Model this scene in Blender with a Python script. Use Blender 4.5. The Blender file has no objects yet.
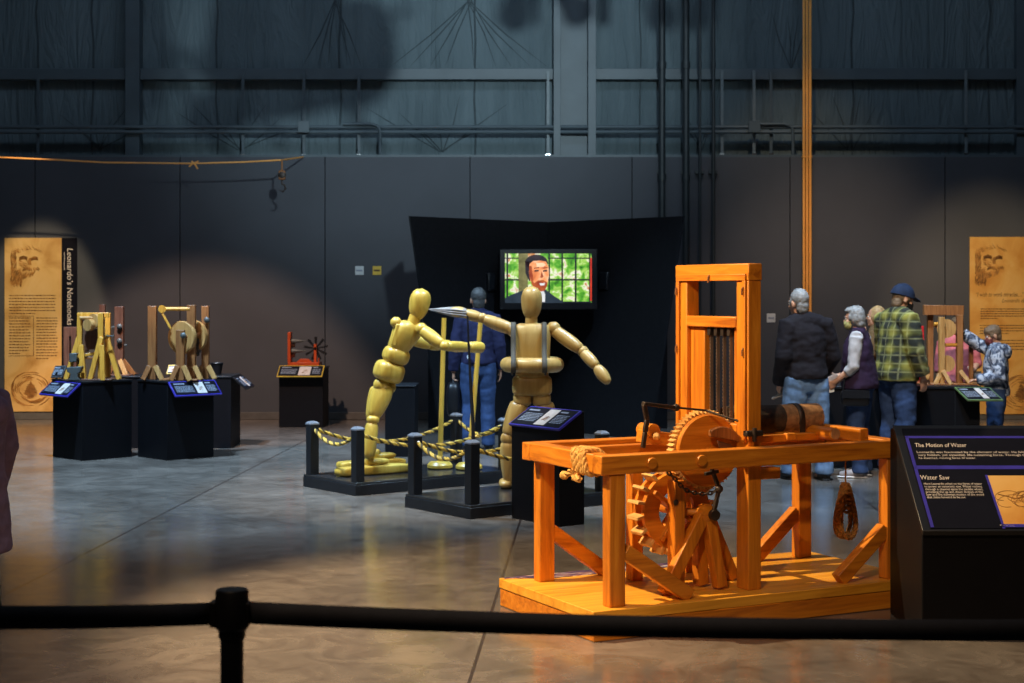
import bpy, bmesh, math, random
from mathutils import Vector as V, Matrix, noise
random.seed(7)
C = bpy.context.scene.collection
F, HX, HY, CH = 1600.0, 512.0, 293.0, 1.7
PI = math.pi
def P(px, py, Y):                       # point seen at a pixel, at depth Y
    return V(((px-HX)/F*Y, Y, CH-(py-HY)/F*Y))
def G(px, py, z=0.0):                   # point seen at a pixel, at height z
    Y = F*(CH-z)/(py-HY)
    return V(((px-HX)/F*Y, Y, z))

# ------------------------------------------------------------------ materials
def newmat(name):
    m = bpy.data.materials.new(name); m.use_nodes = True
    nt = m.node_tree
    return m, nt, nt.nodes['Principled BSDF']
def ramp(nt, fac, stops):
    r = nt.nodes.new('ShaderNodeValToRGB')
    while len(r.color_ramp.elements) < len(stops): r.color_ramp.elements.new(0.5)
    for e, (p, c) in zip(r.color_ramp.elements, stops):
        e.position = p; e.color = (c[0], c[1], c[2], 1)
    nt.links.new(fac, r.inputs[0])
    return r.outputs[0]
def nz(nt, scale, detail=4, dist=0.0, mscale=(1,1,1), rough=0.55, loc=(0,0,0)):
    tc = nt.nodes.new('ShaderNodeTexCoord'); mp = nt.nodes.new('ShaderNodeMapping')
    mp.inputs['Scale'].default_value = mscale; mp.inputs['Location'].default_value = loc
    nt.links.new(tc.outputs['Object'], mp.inputs[0])
    n = nt.nodes.new('ShaderNodeTexNoise')
    n.inputs['Scale'].default_value = scale; n.inputs['Detail'].default_value = detail
    n.inputs['Distortion'].default_value = dist; n.inputs['Roughness'].default_value = rough
    nt.links.new(mp.outputs[0], n.inputs[0])
    return n.outputs[0]
def bump(nt, b, h, strength=0.2, dist=0.01):
    n = nt.nodes.new('ShaderNodeBump'); n.inputs['Strength'].default_value = strength
    n.inputs['Distance'].default_value = dist
    nt.links.new(h, n.inputs['Height']); nt.links.new(n.outputs[0], b.inputs['Normal'])
def plain(name, c, rough=0.5, metal=0.0, var=0.15, scale=12, bmp=0.0, bs=60, spec=None):
    m, nt, b = newmat(name)
    n = nz(nt, scale)
    lo = [x*(1-var) for x in c]; hi = [min(1, x*(1+var)) for x in c]
    nt.links.new(ramp(nt, n, [(0.3, lo), (0.7, hi)]), b.inputs['Base Color'])
    b.inputs['Roughness'].default_value = rough; b.inputs['Metallic'].default_value = metal
    if spec is not None: b.inputs['Specular IOR Level'].default_value = spec
    if bmp: bump(nt, b, nz(nt, bs), bmp, 0.004)
    return m
def wood(name, dark, mid, light, axis, scale=1.0, rough=0.42):
    m, nt, b = newmat(name)
    s = [7*scale]*3; s['xyz'.index(axis)] = 0.55*scale
    n = nz(nt, 3.2, 8, 0.8, s, 0.62)
    nt.links.new(ramp(nt, n, [(0.28, dark), (0.5, mid), (0.75, light)]), b.inputs['Base Color'])
    b.inputs['Roughness'].default_value = rough
    bump(nt, b, n, 0.12, 0.004)
    return m
def emit(name, stops, strength, scale=3, ms=(1,1,1)):
    m, nt, b = newmat(name)
    n = nz(nt, scale, 3, 0.5, ms)
    c = ramp(nt, n, stops)
    nt.links.new(c, b.inputs['Emission Color']); b.inputs['Emission Strength'].default_value = strength
    b.inputs['Base Color'].default_value = (0.01, 0.01, 0.01, 1)
    return m

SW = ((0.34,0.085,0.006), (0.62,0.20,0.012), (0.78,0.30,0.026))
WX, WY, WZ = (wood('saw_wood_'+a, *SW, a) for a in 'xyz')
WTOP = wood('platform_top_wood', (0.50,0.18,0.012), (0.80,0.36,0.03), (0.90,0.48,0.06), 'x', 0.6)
PALE = wood('pale_tooth_wood', (0.48,0.25,0.07), (0.68,0.40,0.13), (0.8,0.52,0.2), 'y', 2)
MAN = wood('mannequin_wood', (0.38,0.225,0.032), (0.57,0.37,0.058), (0.65,0.455,0.095), 'z', 0.7, 0.36)
MAN2 = wood('mannequin_wood_pale', (0.35,0.205,0.06), (0.47,0.30,0.092), (0.55,0.375,0.135), 'z', 0.7, 0.36)
YEL = wood('yellow_model_wood', (0.45,0.18,0.02), (0.70,0.33,0.04), (0.80,0.42,0.07), 'z', 2)
BRN = wood('brown_model_wood', (0.17,0.058,0.018), (0.28,0.108,0.032), (0.39,0.175,0.06), 'z', 2)
TAN = wood('tan_model_wood', (0.30,0.14,0.04), (0.46,0.24,0.075), (0.58,0.34,0.13), 'z', 2)
DBRN = wood('dark_model_wood', (0.075,0.03,0.018), (0.12,0.05,0.03), (0.18,0.085,0.05), 'z', 2)
RED = plain('red_orange_paint', (0.45,0.06,0.009), 0.4)
BARK = plain('log_bark', (0.05,0.032,0.022), 0.9, 0, 0.5, 30, 0.9, 25)
BARK2 = plain('log_stripped', (0.34,0.18,0.08), 0.8, 0, 0.35, 40, 0.6, 40)
ENDG = plain('log_end_grain', (0.42,0.22,0.09), 0.7, 0, 0.3, 30)
IRON = plain('dark_iron', (0.06,0.045,0.038), 0.5, 0.6, 0.3)
STEEL = plain('blade_steel', (0.20,0.145,0.11), 0.45, 0.2, 0.2)
BLK = plain('black_laminate', (0.0045,0.0045,0.006), 0.5, 0, 0.15, 12, 0, 60, 0.14)
BLKF = plain('black_fabric', (0.006,0.006,0.0075), 0.9, 0, 0.2, 20, 0, 60, 0.15)
BLKP = plain('black_plastic', (0.0065,0.0065,0.008), 0.4, 0, .15, 12, 0, 60, .35)
SAT = plain('satin_black_paint', (0.010,0.011,0.014), 0.38, 0, .15, 12, 0, 60, .35)
DECK = plain('deck_black', (0.022,0.022,0.024), 0.22, 0, 0.3, 5)
NAVYB = plain('belt_webbing', (0.010,0.011,0.018), 0.75, 0, 0.2, 40, 0.3, 300)
CAPM = plain('post_cap', (0.16,0.17,0.20), 0.3)
ROPE = plain('gold_rope', (0.60,0.38,0.05), 0.6, 0, 0.4, 60)
ROPED = plain('rope_gap_shade', (0.07,0.045,0.012), 0.8)  # shade in the gaps of the twist, put into colour
ROPEO = plain('manila_rope', (0.66,0.36,0.09), 0.8, 0, 0.3, 80)
ROPEB = plain('tarred_rope', (0.30,0.14,0.03), 0.85, 0, 0.6, 60)
BLUE = plain('blue_border', (0.035,0.025,0.33), 0.4)
PANEL = plain('sign_dark', (0.005,0.005,0.010), 0.5, 0, .15, 12, 0, 60, .12)
YBOR = plain('yellow_border', (0.55,0.36,0.03), 0.4)
GBOR = plain('green_border', (0.12,0.20,0.07), 0.4)
INKL = plain('lettering_light', (0.75,0.66,0.58), 0.5)
INKG = plain('lettering_grey', (0.24,0.27,0.34), 0.5)
INKD = plain('lettering_brown', (0.10,0.045,0.012), 0.7)
SKETCH = plain('sketch_ink', (0.26,0.11,0.02), 0.8, 0, 0.5, 14)
SKETCH2 = plain('sketch_ink_faint', (0.42,0.20,0.045), 0.8, 0, 0.4, 14)
def parchment(name, a, b_, c):
    m, nt, b = newmat(name)
    n = nz(nt, 2.2, 6, 0.6)
    nt.links.new(ramp(nt, n, [(0.3, a), (0.5, b_), (0.7, c)]), b.inputs['Base Color'])
    b.inputs['Roughness'].default_value = 0.6
    return m
PARCH = parchment('parchment', (0.46,0.23,0.05), (0.66,0.40,0.13), (0.72,0.47,0.19))
PARCHO = parchment('parchment_orange', (0.55,0.23,0.03), (0.68,0.36,0.08), (0.74,0.46,0.15))
WHITEP = plain('print_white', (0.55,0.50,0.47), 0.5, 0, 0.1, 40)
COPPER = plain('orange_pipe', (0.92,0.40,0.09), 0.4, 0.0, 0.12, 3)
CHROME = plain('chrome', (0.6,0.6,0.6), 0.25, 1.0, 0.05)
GALV = plain('galvanised_strip', (0.13,0.16,0.175), 0.5, 0)
PAINTU = plain('blue_grey_steel_paint', (0.062,0.085,0.10), 0.5, 0, 0.12, 3)
GREYM = plain('grey_cast_metal', (0.085,0.09,0.085), 0.5, 0.2)
STRAPM = plain('grey_strap', (0.065,0.058,0.045), 0.8)
GLOVE = plain('grey_leather_web', (0.24,0.215,0.205), 0.55, 0, 0.3, 10)
SWITCHW = plain('white_plate', (0.55,0.57,0.58), 0.4)
SWITCHY = plain('yellow_plate', (0.65,0.42,0.03), 0.4)
SKIN = plain('skin', (0.52,0.27,0.17), 0.5, 0, 0.08)
def cloth(name, c, var=0.25, scale=14): return plain(name, c, 0.85, 0, var, scale, 0.25, 200, 0.2)
DENIM = plain('light_denim', (0.12,0.20,0.34), 0.85, 0, 0.35, 9, 0.3, 200, 0.2)
DENIMD = plain('dark_denim', (0.026,0.048,0.115), 0.85, 0, 0.35, 9, 0.3, 200, 0.2)
NAVY = cloth('navy_knit', (0.016,0.017,0.05))
JACK = cloth('black_jacket', (0.010,0.008,0.011))
VEST = cloth('plum_vest', (0.022,0.010,0.028))
GREYK = cloth('grey_knit', (0.36,0.34,0.34))
PINK = cloth('pink_shirt', (0.62,0.16,0.17))
COAT = cloth('purple_coat', (0.15,0.115,0.20))
CAPN = cloth('navy_cap', (0.012,0.02,0.045))
MASKB = cloth('black_mask', (0.012,0.011,0.012))
MASKF = plain('patterned_mask', (0.32,0.29,0.10), 0.85, 0, 0.7, 60)
MASKR = plain('red_black_mask', (0.14,0.025,0.025), 0.85, 0, 0.9, 40)
HAIRG = plain('grey_hair', (0.21,0.205,0.20), 0.6, 0, 0.4, 30)
HAIRGD = plain('dark_grey_hair', (0.045,0.043,0.042), 0.6, 0, 0.4, 30)
HAIRB = plain('brown_hair', (0.16,0.10,0.055), 0.6, 0, 0.4, 30)
HAIRY = plain('blond_hair', (0.36,0.22,0.09), 0.6, 0, 0.4, 30)
HAIRD = plain('dark_hair', (0.03,0.02,0.014), 0.6, 0, 0.4, 30)
SHOE = plain('dark_shoe', (0.018,0.016,0.015), 0.5)
SHOEG = plain('grey_sneaker', (0.25,0.22,0.22), 0.6)
SOLE = plain('white_sole', (0.6,0.6,0.6), 0.6)
EYEW = plain('eye_white', (0.7,0.7,0.7), 0.3)
EYED = plain('eye_dark', (0.03,0.02,0.015), 0.2)
HATB = plain('grey_brown_felt', (0.20,0.16,0.13), 0.8)
REDP = plain('red_board', (0.65,0.015,0.02), 0.5)
def camo():
    m, nt, b = newmat('camo_jacket')
    n = nz(nt, 16, 5, 0.8)
    nt.links.new(ramp(nt, n, [(0.42,(0.03,0.04,0.07)), (0.5,(0.12,0.15,0.22)), (0.56,(0.42,0.45,0.52))]), b.inputs['Base Color'])
    b.inputs['Roughness'].default_value = 0.8
    return m
CAMO = camo()
def plaid():
    m, nt, b = newmat('plaid_flannel')
    tc = nt.nodes.new('ShaderNodeTexCoord')
    def stripes(direction, scale, off=0.0):
        w = nt.nodes.new('ShaderNodeTexWave'); w.wave_type = 'BANDS'; w.bands_direction = direction
        w.inputs['Scale'].default_value = scale; w.inputs['Distortion'].default_value = 0.25
        w.inputs['Phase Offset'].default_value = off
        nt.links.new(tc.outputs['Object'], w.inputs[0]); return w.outputs[1]
    def math_(op, a, c):
        n = nt.nodes.new('ShaderNodeMath'); n.operation = op
        for i, x in enumerate((a, c)):
            if isinstance(x, (int, float)): n.inputs[i].default_value = x
            else: nt.links.new(x, n.inputs[i])
        return n.outputs[0]
    broad = math_('ADD', stripes('X', 2.0), stripes('Z', 2.0))
    base = ramp(nt, math_('MULTIPLY', broad, 0.5), [(0.3,(0.010,0.012,0.007)), (0.6,(0.075,0.075,0.010)), (0.95,(0.23,0.205,0.03))])
    thin = math_('MAXIMUM', math_('POWER', stripes('X', 4.0, 1.5), 14), math_('POWER', stripes('Z', 4.0, 1.5), 14))
    mx = nt.nodes.new('ShaderNodeMixRGB'); mx.inputs[2].default_value = (0.48,0.46,0.20,1)
    nt.links.new(math_('MULTIPLY', thin, 0.28), mx.inputs[0]); nt.links.new(base, mx.inputs[1])
    nt.links.new(mx.outputs[0], b.inputs['Base Color']); b.inputs['Roughness'].default_value = 0.9
    return m
PLAID = plaid()
def concrete():
    m, nt, b = newmat('polished_concrete')
    L = nt.links
    n1 = nz(nt, 0.55, 7, 1.2, (1,1,1), 0.6)
    n2 = nz(nt, 3.5, 8, 1.5, (1,1.0,1), 0.65)
    c1 = ramp(nt, n1, [(0.3,(0.10,0.085,0.075)), (0.5,(0.165,0.142,0.125)), (0.7,(0.235,0.20,0.175))])
    c2 = ramp(nt, n2, [(0.3,(0.62,0.58,0.55)), (0.55,(0.95,0.94,0.92)), (0.75,(1.22,1.16,1.1))])
    mx = nt.nodes.new('ShaderNodeMixRGB'); mx.blend_type = 'MULTIPLY'; mx.inputs[0].default_value = 1
    L.new(c1, mx.inputs[1]); L.new(c2, mx.inputs[2])
    # saw-cut control joints every 2.77 m
    tc = nt.nodes.new('ShaderNodeTexCoord'); sp = nt.nodes.new('ShaderNodeSeparateXYZ')
    L.new(tc.outputs['Object'], sp.inputs[0])
    def mt(op, a, c=None):
        n = nt.nodes.new('ShaderNodeMath'); n.operation = op
        for i, x in enumerate((a, c)):
            if x is None: continue
            if isinstance(x, (int, float)): n.inputs[i].default_value = x
            else: L.new(x, n.inputs[i])
        return n.outputs[0]
    t = mt('ADD', mt('SUBTRACT', sp.outputs[0], mt('MULTIPLY', sp.outputs[1], 0.05)), 0.536)
    j = mt('LESS_THAN', mt('ABSOLUTE', mt('SUBTRACT', mt('FRACT', mt('ADD', mt('DIVIDE', t, 2.77), 10.5)), 0.5)), 0.0030)
    m2 = nt.nodes.new('ShaderNodeMixRGB'); m2.inputs[2].default_value = (0.05,0.035,0.03,1)
    L.new(j, m2.inputs[0]); L.new(mx.outputs[0], m2.inputs[1])
    L.new(m2.outputs[0], b.inputs['Base Color'])
    r = nt.nodes.new('ShaderNodeMapRange'); r.inputs['To Min'].default_value = 0.10; r.inputs['To Max'].default_value = 0.26
    L.new(n2, r.inputs[0]); L.new(r.outputs[0], b.inputs['Roughness'])
    b.inputs['Specular IOR Level'].default_value = 0.55
    bump(nt, b, nz(nt, 5, 4, 0.5), 0.05, 0.01)
    return m
CONC = concrete()
WALLM = plain('charcoal_wall_panel', (0.054,0.058,0.070), 0.7, 0, 0.10, 1.2, 0.05, 200)
PIPED = plain('dark_pipe_paint', (0.020,0.027,0.031), 0.5, 0, .15, 4)
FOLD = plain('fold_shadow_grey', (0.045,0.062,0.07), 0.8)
SEAM = plain('seam_black', (0.008,0.008,0.009), 0.9)
def insul():
    m, nt, b = newmat('insulation_facing')
    n = nz(nt, 1.1, 5, 0.4, (1,1,0.35))
    nt.links.new(ramp(nt, n, [(0.3,(0.075,0.105,0.118)), (0.7,(0.115,0.155,0.172))]), b.inputs['Base Color'])
    b.inputs['Roughness'].default_value = 0.75
    bump(nt, b, nz(nt, 2.2, 6, 2.8, (1.8,1,0.3)), 0.7, 0.09)
    return m
INSUL = insul()
PWAT = None
def painted_water():
    m, nt, b = newmat('painted_water')
    n = nz(nt, 9, 6, 1.5, (1,2.5,1))
    nt.links.new(ramp(nt, n, [(0.36,(0.03,0.02,0.06)), (0.48,(0.10,0.05,0.16)), (0.55,(0.35,0.18,0.10)), (0.63,(0.55,0.55,0.62))]), b.inputs['Base Color'])
    b.inputs['Roughness'].default_value = 0.45
    return m
PWAT = painted_water()
CEIL = plain('dark_ceiling', (0.02,0.024,0.028), 0.9)
BASEB = plain('baseboard_grey', (0.085,0.078,0.072), 0.6)
GLASS = None

# ------------------------------------------------------------------ mesh builder
def frame(d, up=V((0,0,1))):
    d = d.normalized()
    if abs(d.dot(up)) > 0.995: up = V((0,1,0)) if abs(d.y) < 0.9 else V((1,0,0))
    x = up.cross(d).normalized(); y = d.cross(x)
    return x, y, d
def mw(o):
    m = o.matrix_basis.copy()
    while o.parent: o = o.parent; m = o.matrix_basis @ m
    return m
class MB:
    def __init__(s): s.b = bmesh.new()
    def verts(s, pts): return [s.b.verts.new(p) for p in pts]
    def face(s, vs):
        try: return s.b.faces.new(vs)
        except ValueError: return None
    def box(s, lo, hi):
        x0,y0,z0 = lo; x1,y1,z1 = hi
        v = s.verts([(x0,y0,z0),(x1,y0,z0),(x1,y1,z0),(x0,y1,z0),(x0,y0,z1),(x1,y0,z1),(x1,y1,z1),(x0,y1,z1)])
        for q in ((3,2,1,0),(4,5,6,7),(0,1,5,4),(1,2,6,5),(2,3,7,6),(3,0,4,7)): s.face([v[i] for i in q])
        return s
    def beam(s, a, b, w, h, up=V((0,0,1)), w2=None, h2=None):
        a, b = V(a), V(b); x, y, d = frame(b-a, V(up)); w2 = w2 or w; h2 = h2 or h
        r = []
        for p, ww, hh in ((a,w,h),(b,w2,h2)):
            r.append(s.verts([p-x*ww/2-y*hh/2, p+x*ww/2-y*hh/2, p+x*ww/2+y*hh/2, p-x*ww/2+y*hh/2]))
        s.face(r[0][::-1]); s.face(r[1])
        for i in range(4): s.face([r[0][i], r[0][(i+1)%4], r[1][(i+1)%4], r[1][i]])
        return s
    def prism(s, pts, ext):
        ext = V(ext); pts = [V(p) for p in pts]
        a = s.verts(pts); b = s.verts([p+ext for p in pts]); n = len(pts)
        s.face(a[::-1]); s.face(b)
        for i in range(n): s.face([a[i], a[(i+1)%n], b[(i+1)%n], b[i]])
        return s
    def poly(s, pts): s.face(s.verts(pts)); return s
    def rings(s, rr, cap=True, closed=False):
        n = len(rr[0])
        R = [s.verts(r) for r in rr]
        m = len(R)
        for k in range(m if closed else m-1):
            A, B = R[k], R[(k+1)%m]
            for i in range(n): s.face([A[i], A[(i+1)%n], B[(i+1)%n], B[i]])
        if cap and not closed: s.face(R[0][::-1]); s.face(R[-1])
        return s
    def tube(s, pts, r, seg=10, closed=False):
        pts = [V(p) for p in pts]; n = len(pts)
        rs = r if isinstance(r, (list, tuple)) else [r]*n
        up = None; rr = []
        for i, p in enumerate(pts):
            a = pts[(i-1)%n] if (i > 0 or closed) else p
            b = pts[(i+1)%n] if (i < n-1 or closed) else p
            d = (b-a).normalized()
            if up is None: x, y, d = frame(d)
            else:
                x = (up - d*up.dot(d)).normalized(); y = d.cross(x)
            up = x
            rr.append([p + x*(rs[i]*math.cos(2*PI*k/seg)) + y*(rs[i]*math.sin(2*PI*k/seg)) for k in range(seg)])
        return s.rings(rr, True, closed)
    def lathe(s, prof, o, axis, seg=24, ph=0.0):
        o = V(o); x, y, d = frame(V(axis))
        rr = [[o + d*h + x*(r*math.cos(2*PI*k/seg+ph)) + y*(r*math.sin(2*PI*k/seg+ph)) for k in range(seg)] for r, h in prof]
        return s.rings(rr)
    def cyl(s, a, b, r, seg=20, r2=None):
        a, b = V(a), V(b)
        return s.lathe([(r,0),(r2 or r,(b-a).length)], a, b-a, seg)
    def bead(s, a, b, r0, rm, r1, seg=18, n=12, mid=0.5):   # rounded, bulging wooden segment from a to b
        a, b = V(a), V(b); L = (b-a).length; prof = []
        for i in range(n+1):
            t = i/n
            e = min(1, math.sqrt(max(0, 1-((0.12-t)/0.12)**2))) if t < 0.12 else (math.sqrt(max(0, 1-((t-0.88)/0.12)**2)) if t > 0.88 else 1)
            u = t/mid if t < mid else (1-t)/(1-mid)
            r = (r0 if t < mid else r1); r = r+(rm-r)*math.sin(u*PI/2)
            prof.append((max(0.35*r, r*(0.45+0.55*e)), t*L))
        return s.lathe(prof, a, b-a, seg)
    def egg(s, a, b, R, seg=26, n=18, taper=.24):            # head: rounded, widest towards b
        a, b = V(a), V(b); L = (b-a).length
        return s.lathe([(max(.002, R*(max(0,1-abs(2*i/n-1)**2.6))**.5*(1-taper*(1-i/n)**1.2)), L*i/n) for i in range(n+1)], a, b-a, seg)
    def sup(s, c, X, Y, Z, e=2.6, nu=24, nv=16):             # super-ellipsoid with half-axis vectors
        c, X, Y, Z = V(c), V(X), V(Y), V(Z)
        def pw(t): return math.copysign(abs(t)**(2/e), t)
        rr = []
        for j in range(1, nv):
            ph = -PI/2 + PI*j/nv
            rr.append([c + X*(pw(math.cos(ph))*pw(math.cos(2*PI*i/nu))) + Y*(pw(math.cos(ph))*pw(math.sin(2*PI*i/nu))) + Z*pw(math.sin(ph)) for i in range(nu)])
        return s.rings(rr)
    def ball(s, c, r, nu=16, nv=10):
        r = r if isinstance(r, (tuple, list)) else (r, r, r)
        return s.sup(c, (r[0],0,0), (0,r[1],0), (0,0,r[2]), 2, nu, nv)
    def loft(s, rs, seg=20):                                  # rings (center, rx, ry) stacked, horizontal
        return s.rings([[V(c)+V((rx*math.cos(2*PI*k/seg), ry*math.sin(2*PI*k/seg), 0)) for k in range(seg)] for c, rx, ry in rs])
    def rope(s, pts, r, pitch=None, seg=6, which=(0,1,2)):                   # three twisted strands
        pts = [V(p) for p in pts]; pitch = pitch or r*6
        # resample
        d = [0]
        for i in range(1, len(pts)): d.append(d[-1]+(pts[i]-pts[i-1]).length)
        n = max(4, int(d[-1]/pitch*7)); q = []
        for k in range(n+1):
            t = d[-1]*k/n; i = 1
            while i < len(d)-1 and d[i] < t: i += 1
            u = (t-d[i-1])/max(1e-9, d[i]-d[i-1]); q.append((pts[i-1].lerp(pts[i], u), t))
        for st in which:
            path = []; up = None
            for k, (p, t) in enumerate(q):
                dr = (q[min(k+1, n)][0]-q[max(k-1, 0)][0])
                if up is None: x, y, dd = frame(dr)
                else: dd = dr.normalized(); x = (up-dd*up.dot(dd)).normalized(); y = dd.cross(x)
                up = x; a = 2*PI*(t/pitch + st/3)
                path.append(p + x*math.cos(a)*r*0.56 + y*math.sin(a)*r*0.56)
            s.tube(path, r*0.47, seg)
        return s
    def text(s, body, o, xd, yd, h, width=None, shear=0.0, align='LEFT'):
        cu = bpy.data.curves.new('t', 'FONT'); cu.body = body; cu.resolution_u = 2; cu.shear = shear
        ob = bpy.data.objects.new('t', cu); C.objects.link(ob)
        me = bpy.data.meshes.new_from_object(ob.evaluated_get(bpy.context.evaluated_depsgraph_get()))
        bpy.data.objects.remove(ob); bpy.data.curves.remove(cu)
        if not me.vertices: return s
        x0 = min(v.co.x for v in me.vertices); x1 = max(v.co.x for v in me.vertices)
        sx = h/0.7 if width is None else width/(x1-x0); sy = h/0.7
        o, xd, yd = V(o), V(xd).normalized(), V(yd).normalized()
        vs = s.verts([o + xd*((v.co.x-x0)*sx) + yd*(v.co.y*sy) for v in me.vertices])
        for p in me.polygons: s.face([vs[i] for i in p.vertices])
        bpy.data.meshes.remove(me)
        return s
    def build(s, name, m, parent=None, world=False, bevel=0.0, smooth=35, flip=False):
        me = bpy.data.meshes.new(name)
        bmesh.ops.recalc_face_normals(s.b, faces=s.b.faces)
        if world and parent is not None: s.b.transform(mw(parent).inverted())
        s.b.to_mesh(me); s.b.free()
        me.materials.append(m)
        me.polygons.foreach_set('use_smooth', [True]*len(me.polygons)); me.set_sharp_from_angle(angle=math.radians(smooth))
        o = bpy.data.objects.new(name, me); C.objects.link(o)
        if parent is not None: o.parent = parent
        if bevel:
            b = o.modifiers.new('bevel', 'BEVEL'); b.width = bevel; b.segments = 2; b.limit_method = 'ANGLE'; b.angle_limit = math.radians(40)
        return o
def tag(o, label, cat=None, group=None, kind=None):
    if label: o['label'] = label
    if cat: o['category'] = cat
    if group: o['group'] = group
    if kind: o['kind'] = kind
    return o
def thing(name, label, cat, loc=(0,0,0), rz=0.0, group=None):
    o = bpy.data.objects.new(name, None); C.objects.link(o)
    o.empty_display_size = 0.1
    o.location = loc; o.rotation_euler = (0,0,rz)
    o.matrix_basis = Matrix.Translation(V(loc)) @ Matrix.Rotation(rz, 4, 'Z')
    return tag(o, label, cat, group)
def copy_tree(o, parent=None):
    c = o.copy(); C.objects.link(c)
    if parent is not None: c.parent = parent
    for ch in [k for k in bpy.data.objects if k.parent == o]: copy_tree(ch, c)
    return c
def struct(name, mb, m, **k): return tag(mb.build(name, m, **k), None, None, None, 'structure')
def sag(a, b, drop, n=14):
    a, b = V(a), V(b)
    return [a.lerp(b, i/n) - V((0,0,drop*4*(i/n)*(1-i/n))) for i in range(n+1)]
# ================================================================== PEOPLE
def blob(name, mb, m, parent, voxel=.008, smooth=6, wr=0.0, ws=9.0, zmin=None):
    me0 = bpy.data.meshes.new('tmp'); bmesh.ops.recalc_face_normals(mb.b, faces=mb.b.faces); mb.b.to_mesh(me0); mb.b.free()
    o = bpy.data.objects.new('tmp', me0); C.objects.link(o)
    r = o.modifiers.new('r', 'REMESH'); r.mode = 'VOXEL'; r.voxel_size = voxel; r.use_smooth_shade = True
    if smooth: s_ = o.modifiers.new('s', 'SMOOTH'); s_.factor = .5; s_.iterations = smooth
    me = bpy.data.meshes.new_from_object(o.evaluated_get(bpy.context.evaluated_depsgraph_get()))
    bpy.data.objects.remove(o); bpy.data.meshes.remove(me0)
    if wr or zmin is not None:
        for v in me.vertices:
            if wr:
                q = v.co*ws; d = noise.noise(V((q.x, q.y, q.z*1.7)))+.5*noise.noise(V((q.x*2.3+4, q.y*2.3, q.z*3.5)))
                v.co += v.normal*(wr*d)
            if zmin is not None and v.co.z < zmin: v.co.z = zmin
    me.name = name; me.materials.clear(); me.materials.append(m)
    me.polygons.foreach_set('use_smooth', [True]*len(me.polygons))
    ob = bpy.data.objects.new(name, me); C.objects.link(ob); ob.parent = parent
    return ob
def hand(mb, w, d, pn, th, curl, k):
    d, pn = V(d).normalized(), V(pn).normalized(); ac = d.cross(pn).normalized(); th = ac if ac.dot(V(th)) > 0 else -ac
    w = V(w)
    mb.sup(w+d*.048*k, ac*.040*k, d*.052*k, pn*.015*k, 3, 14, 10)
    for i, (off, L) in enumerate(((.030,.070),(.010,.078),(-.010,.072),(-.029,.056))):
        p = w+d*.088*k+th*off*k; pts = [p-d*.02*k, p]; a = 0
        for j, f_ in enumerate((.42,.32,.26)):
            a += curl*(.5+.25*j)*(1+.1*i); p = p+(d*math.cos(a)+pn*math.sin(a))*L*f_*k; pts.append(p)
        mb.tube(pts, [.010*k,.0098*k,.009*k,.0085*k,.007*k], 8)
    p = w+d*.03*k+th*.034*k; t1 = (d*.75+th*.65).normalized()
    mb.tube([p-th*.015*k, p+t1*.03*k, p+t1*.055*k+pn*.012*k, p+(t1*.075+d*.006)*k+pn*.022*k], [.013*k,.0115*k,.0105*k,.008*k], 8)
BASE = dict(neck=(0,-.005,1.47), head=(0,.012,1.628), LS=(-.185,0,1.415), RS=(.185,0,1.415), LE=(-.235,-.03,1.13), RE=(.235,-.03,1.13),
            LW=(-.245,.05,.885), RW=(.245,.05,.885), LH=(0,.1,-1), RH=(0,.1,-1), LP=(1,0,0), RP=(-1,0,0), LTh=(0,1,0), RTh=(0,1,0), lc=.35, rc=.35,
            LHip=(-.09,0,.93), RHip=(.09,0,.93), LK=(-.105,.025,.50), RK=(.105,.025,.50), LA=(-.11,-.02,.09), RA=(.11,-.02,.09))
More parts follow.
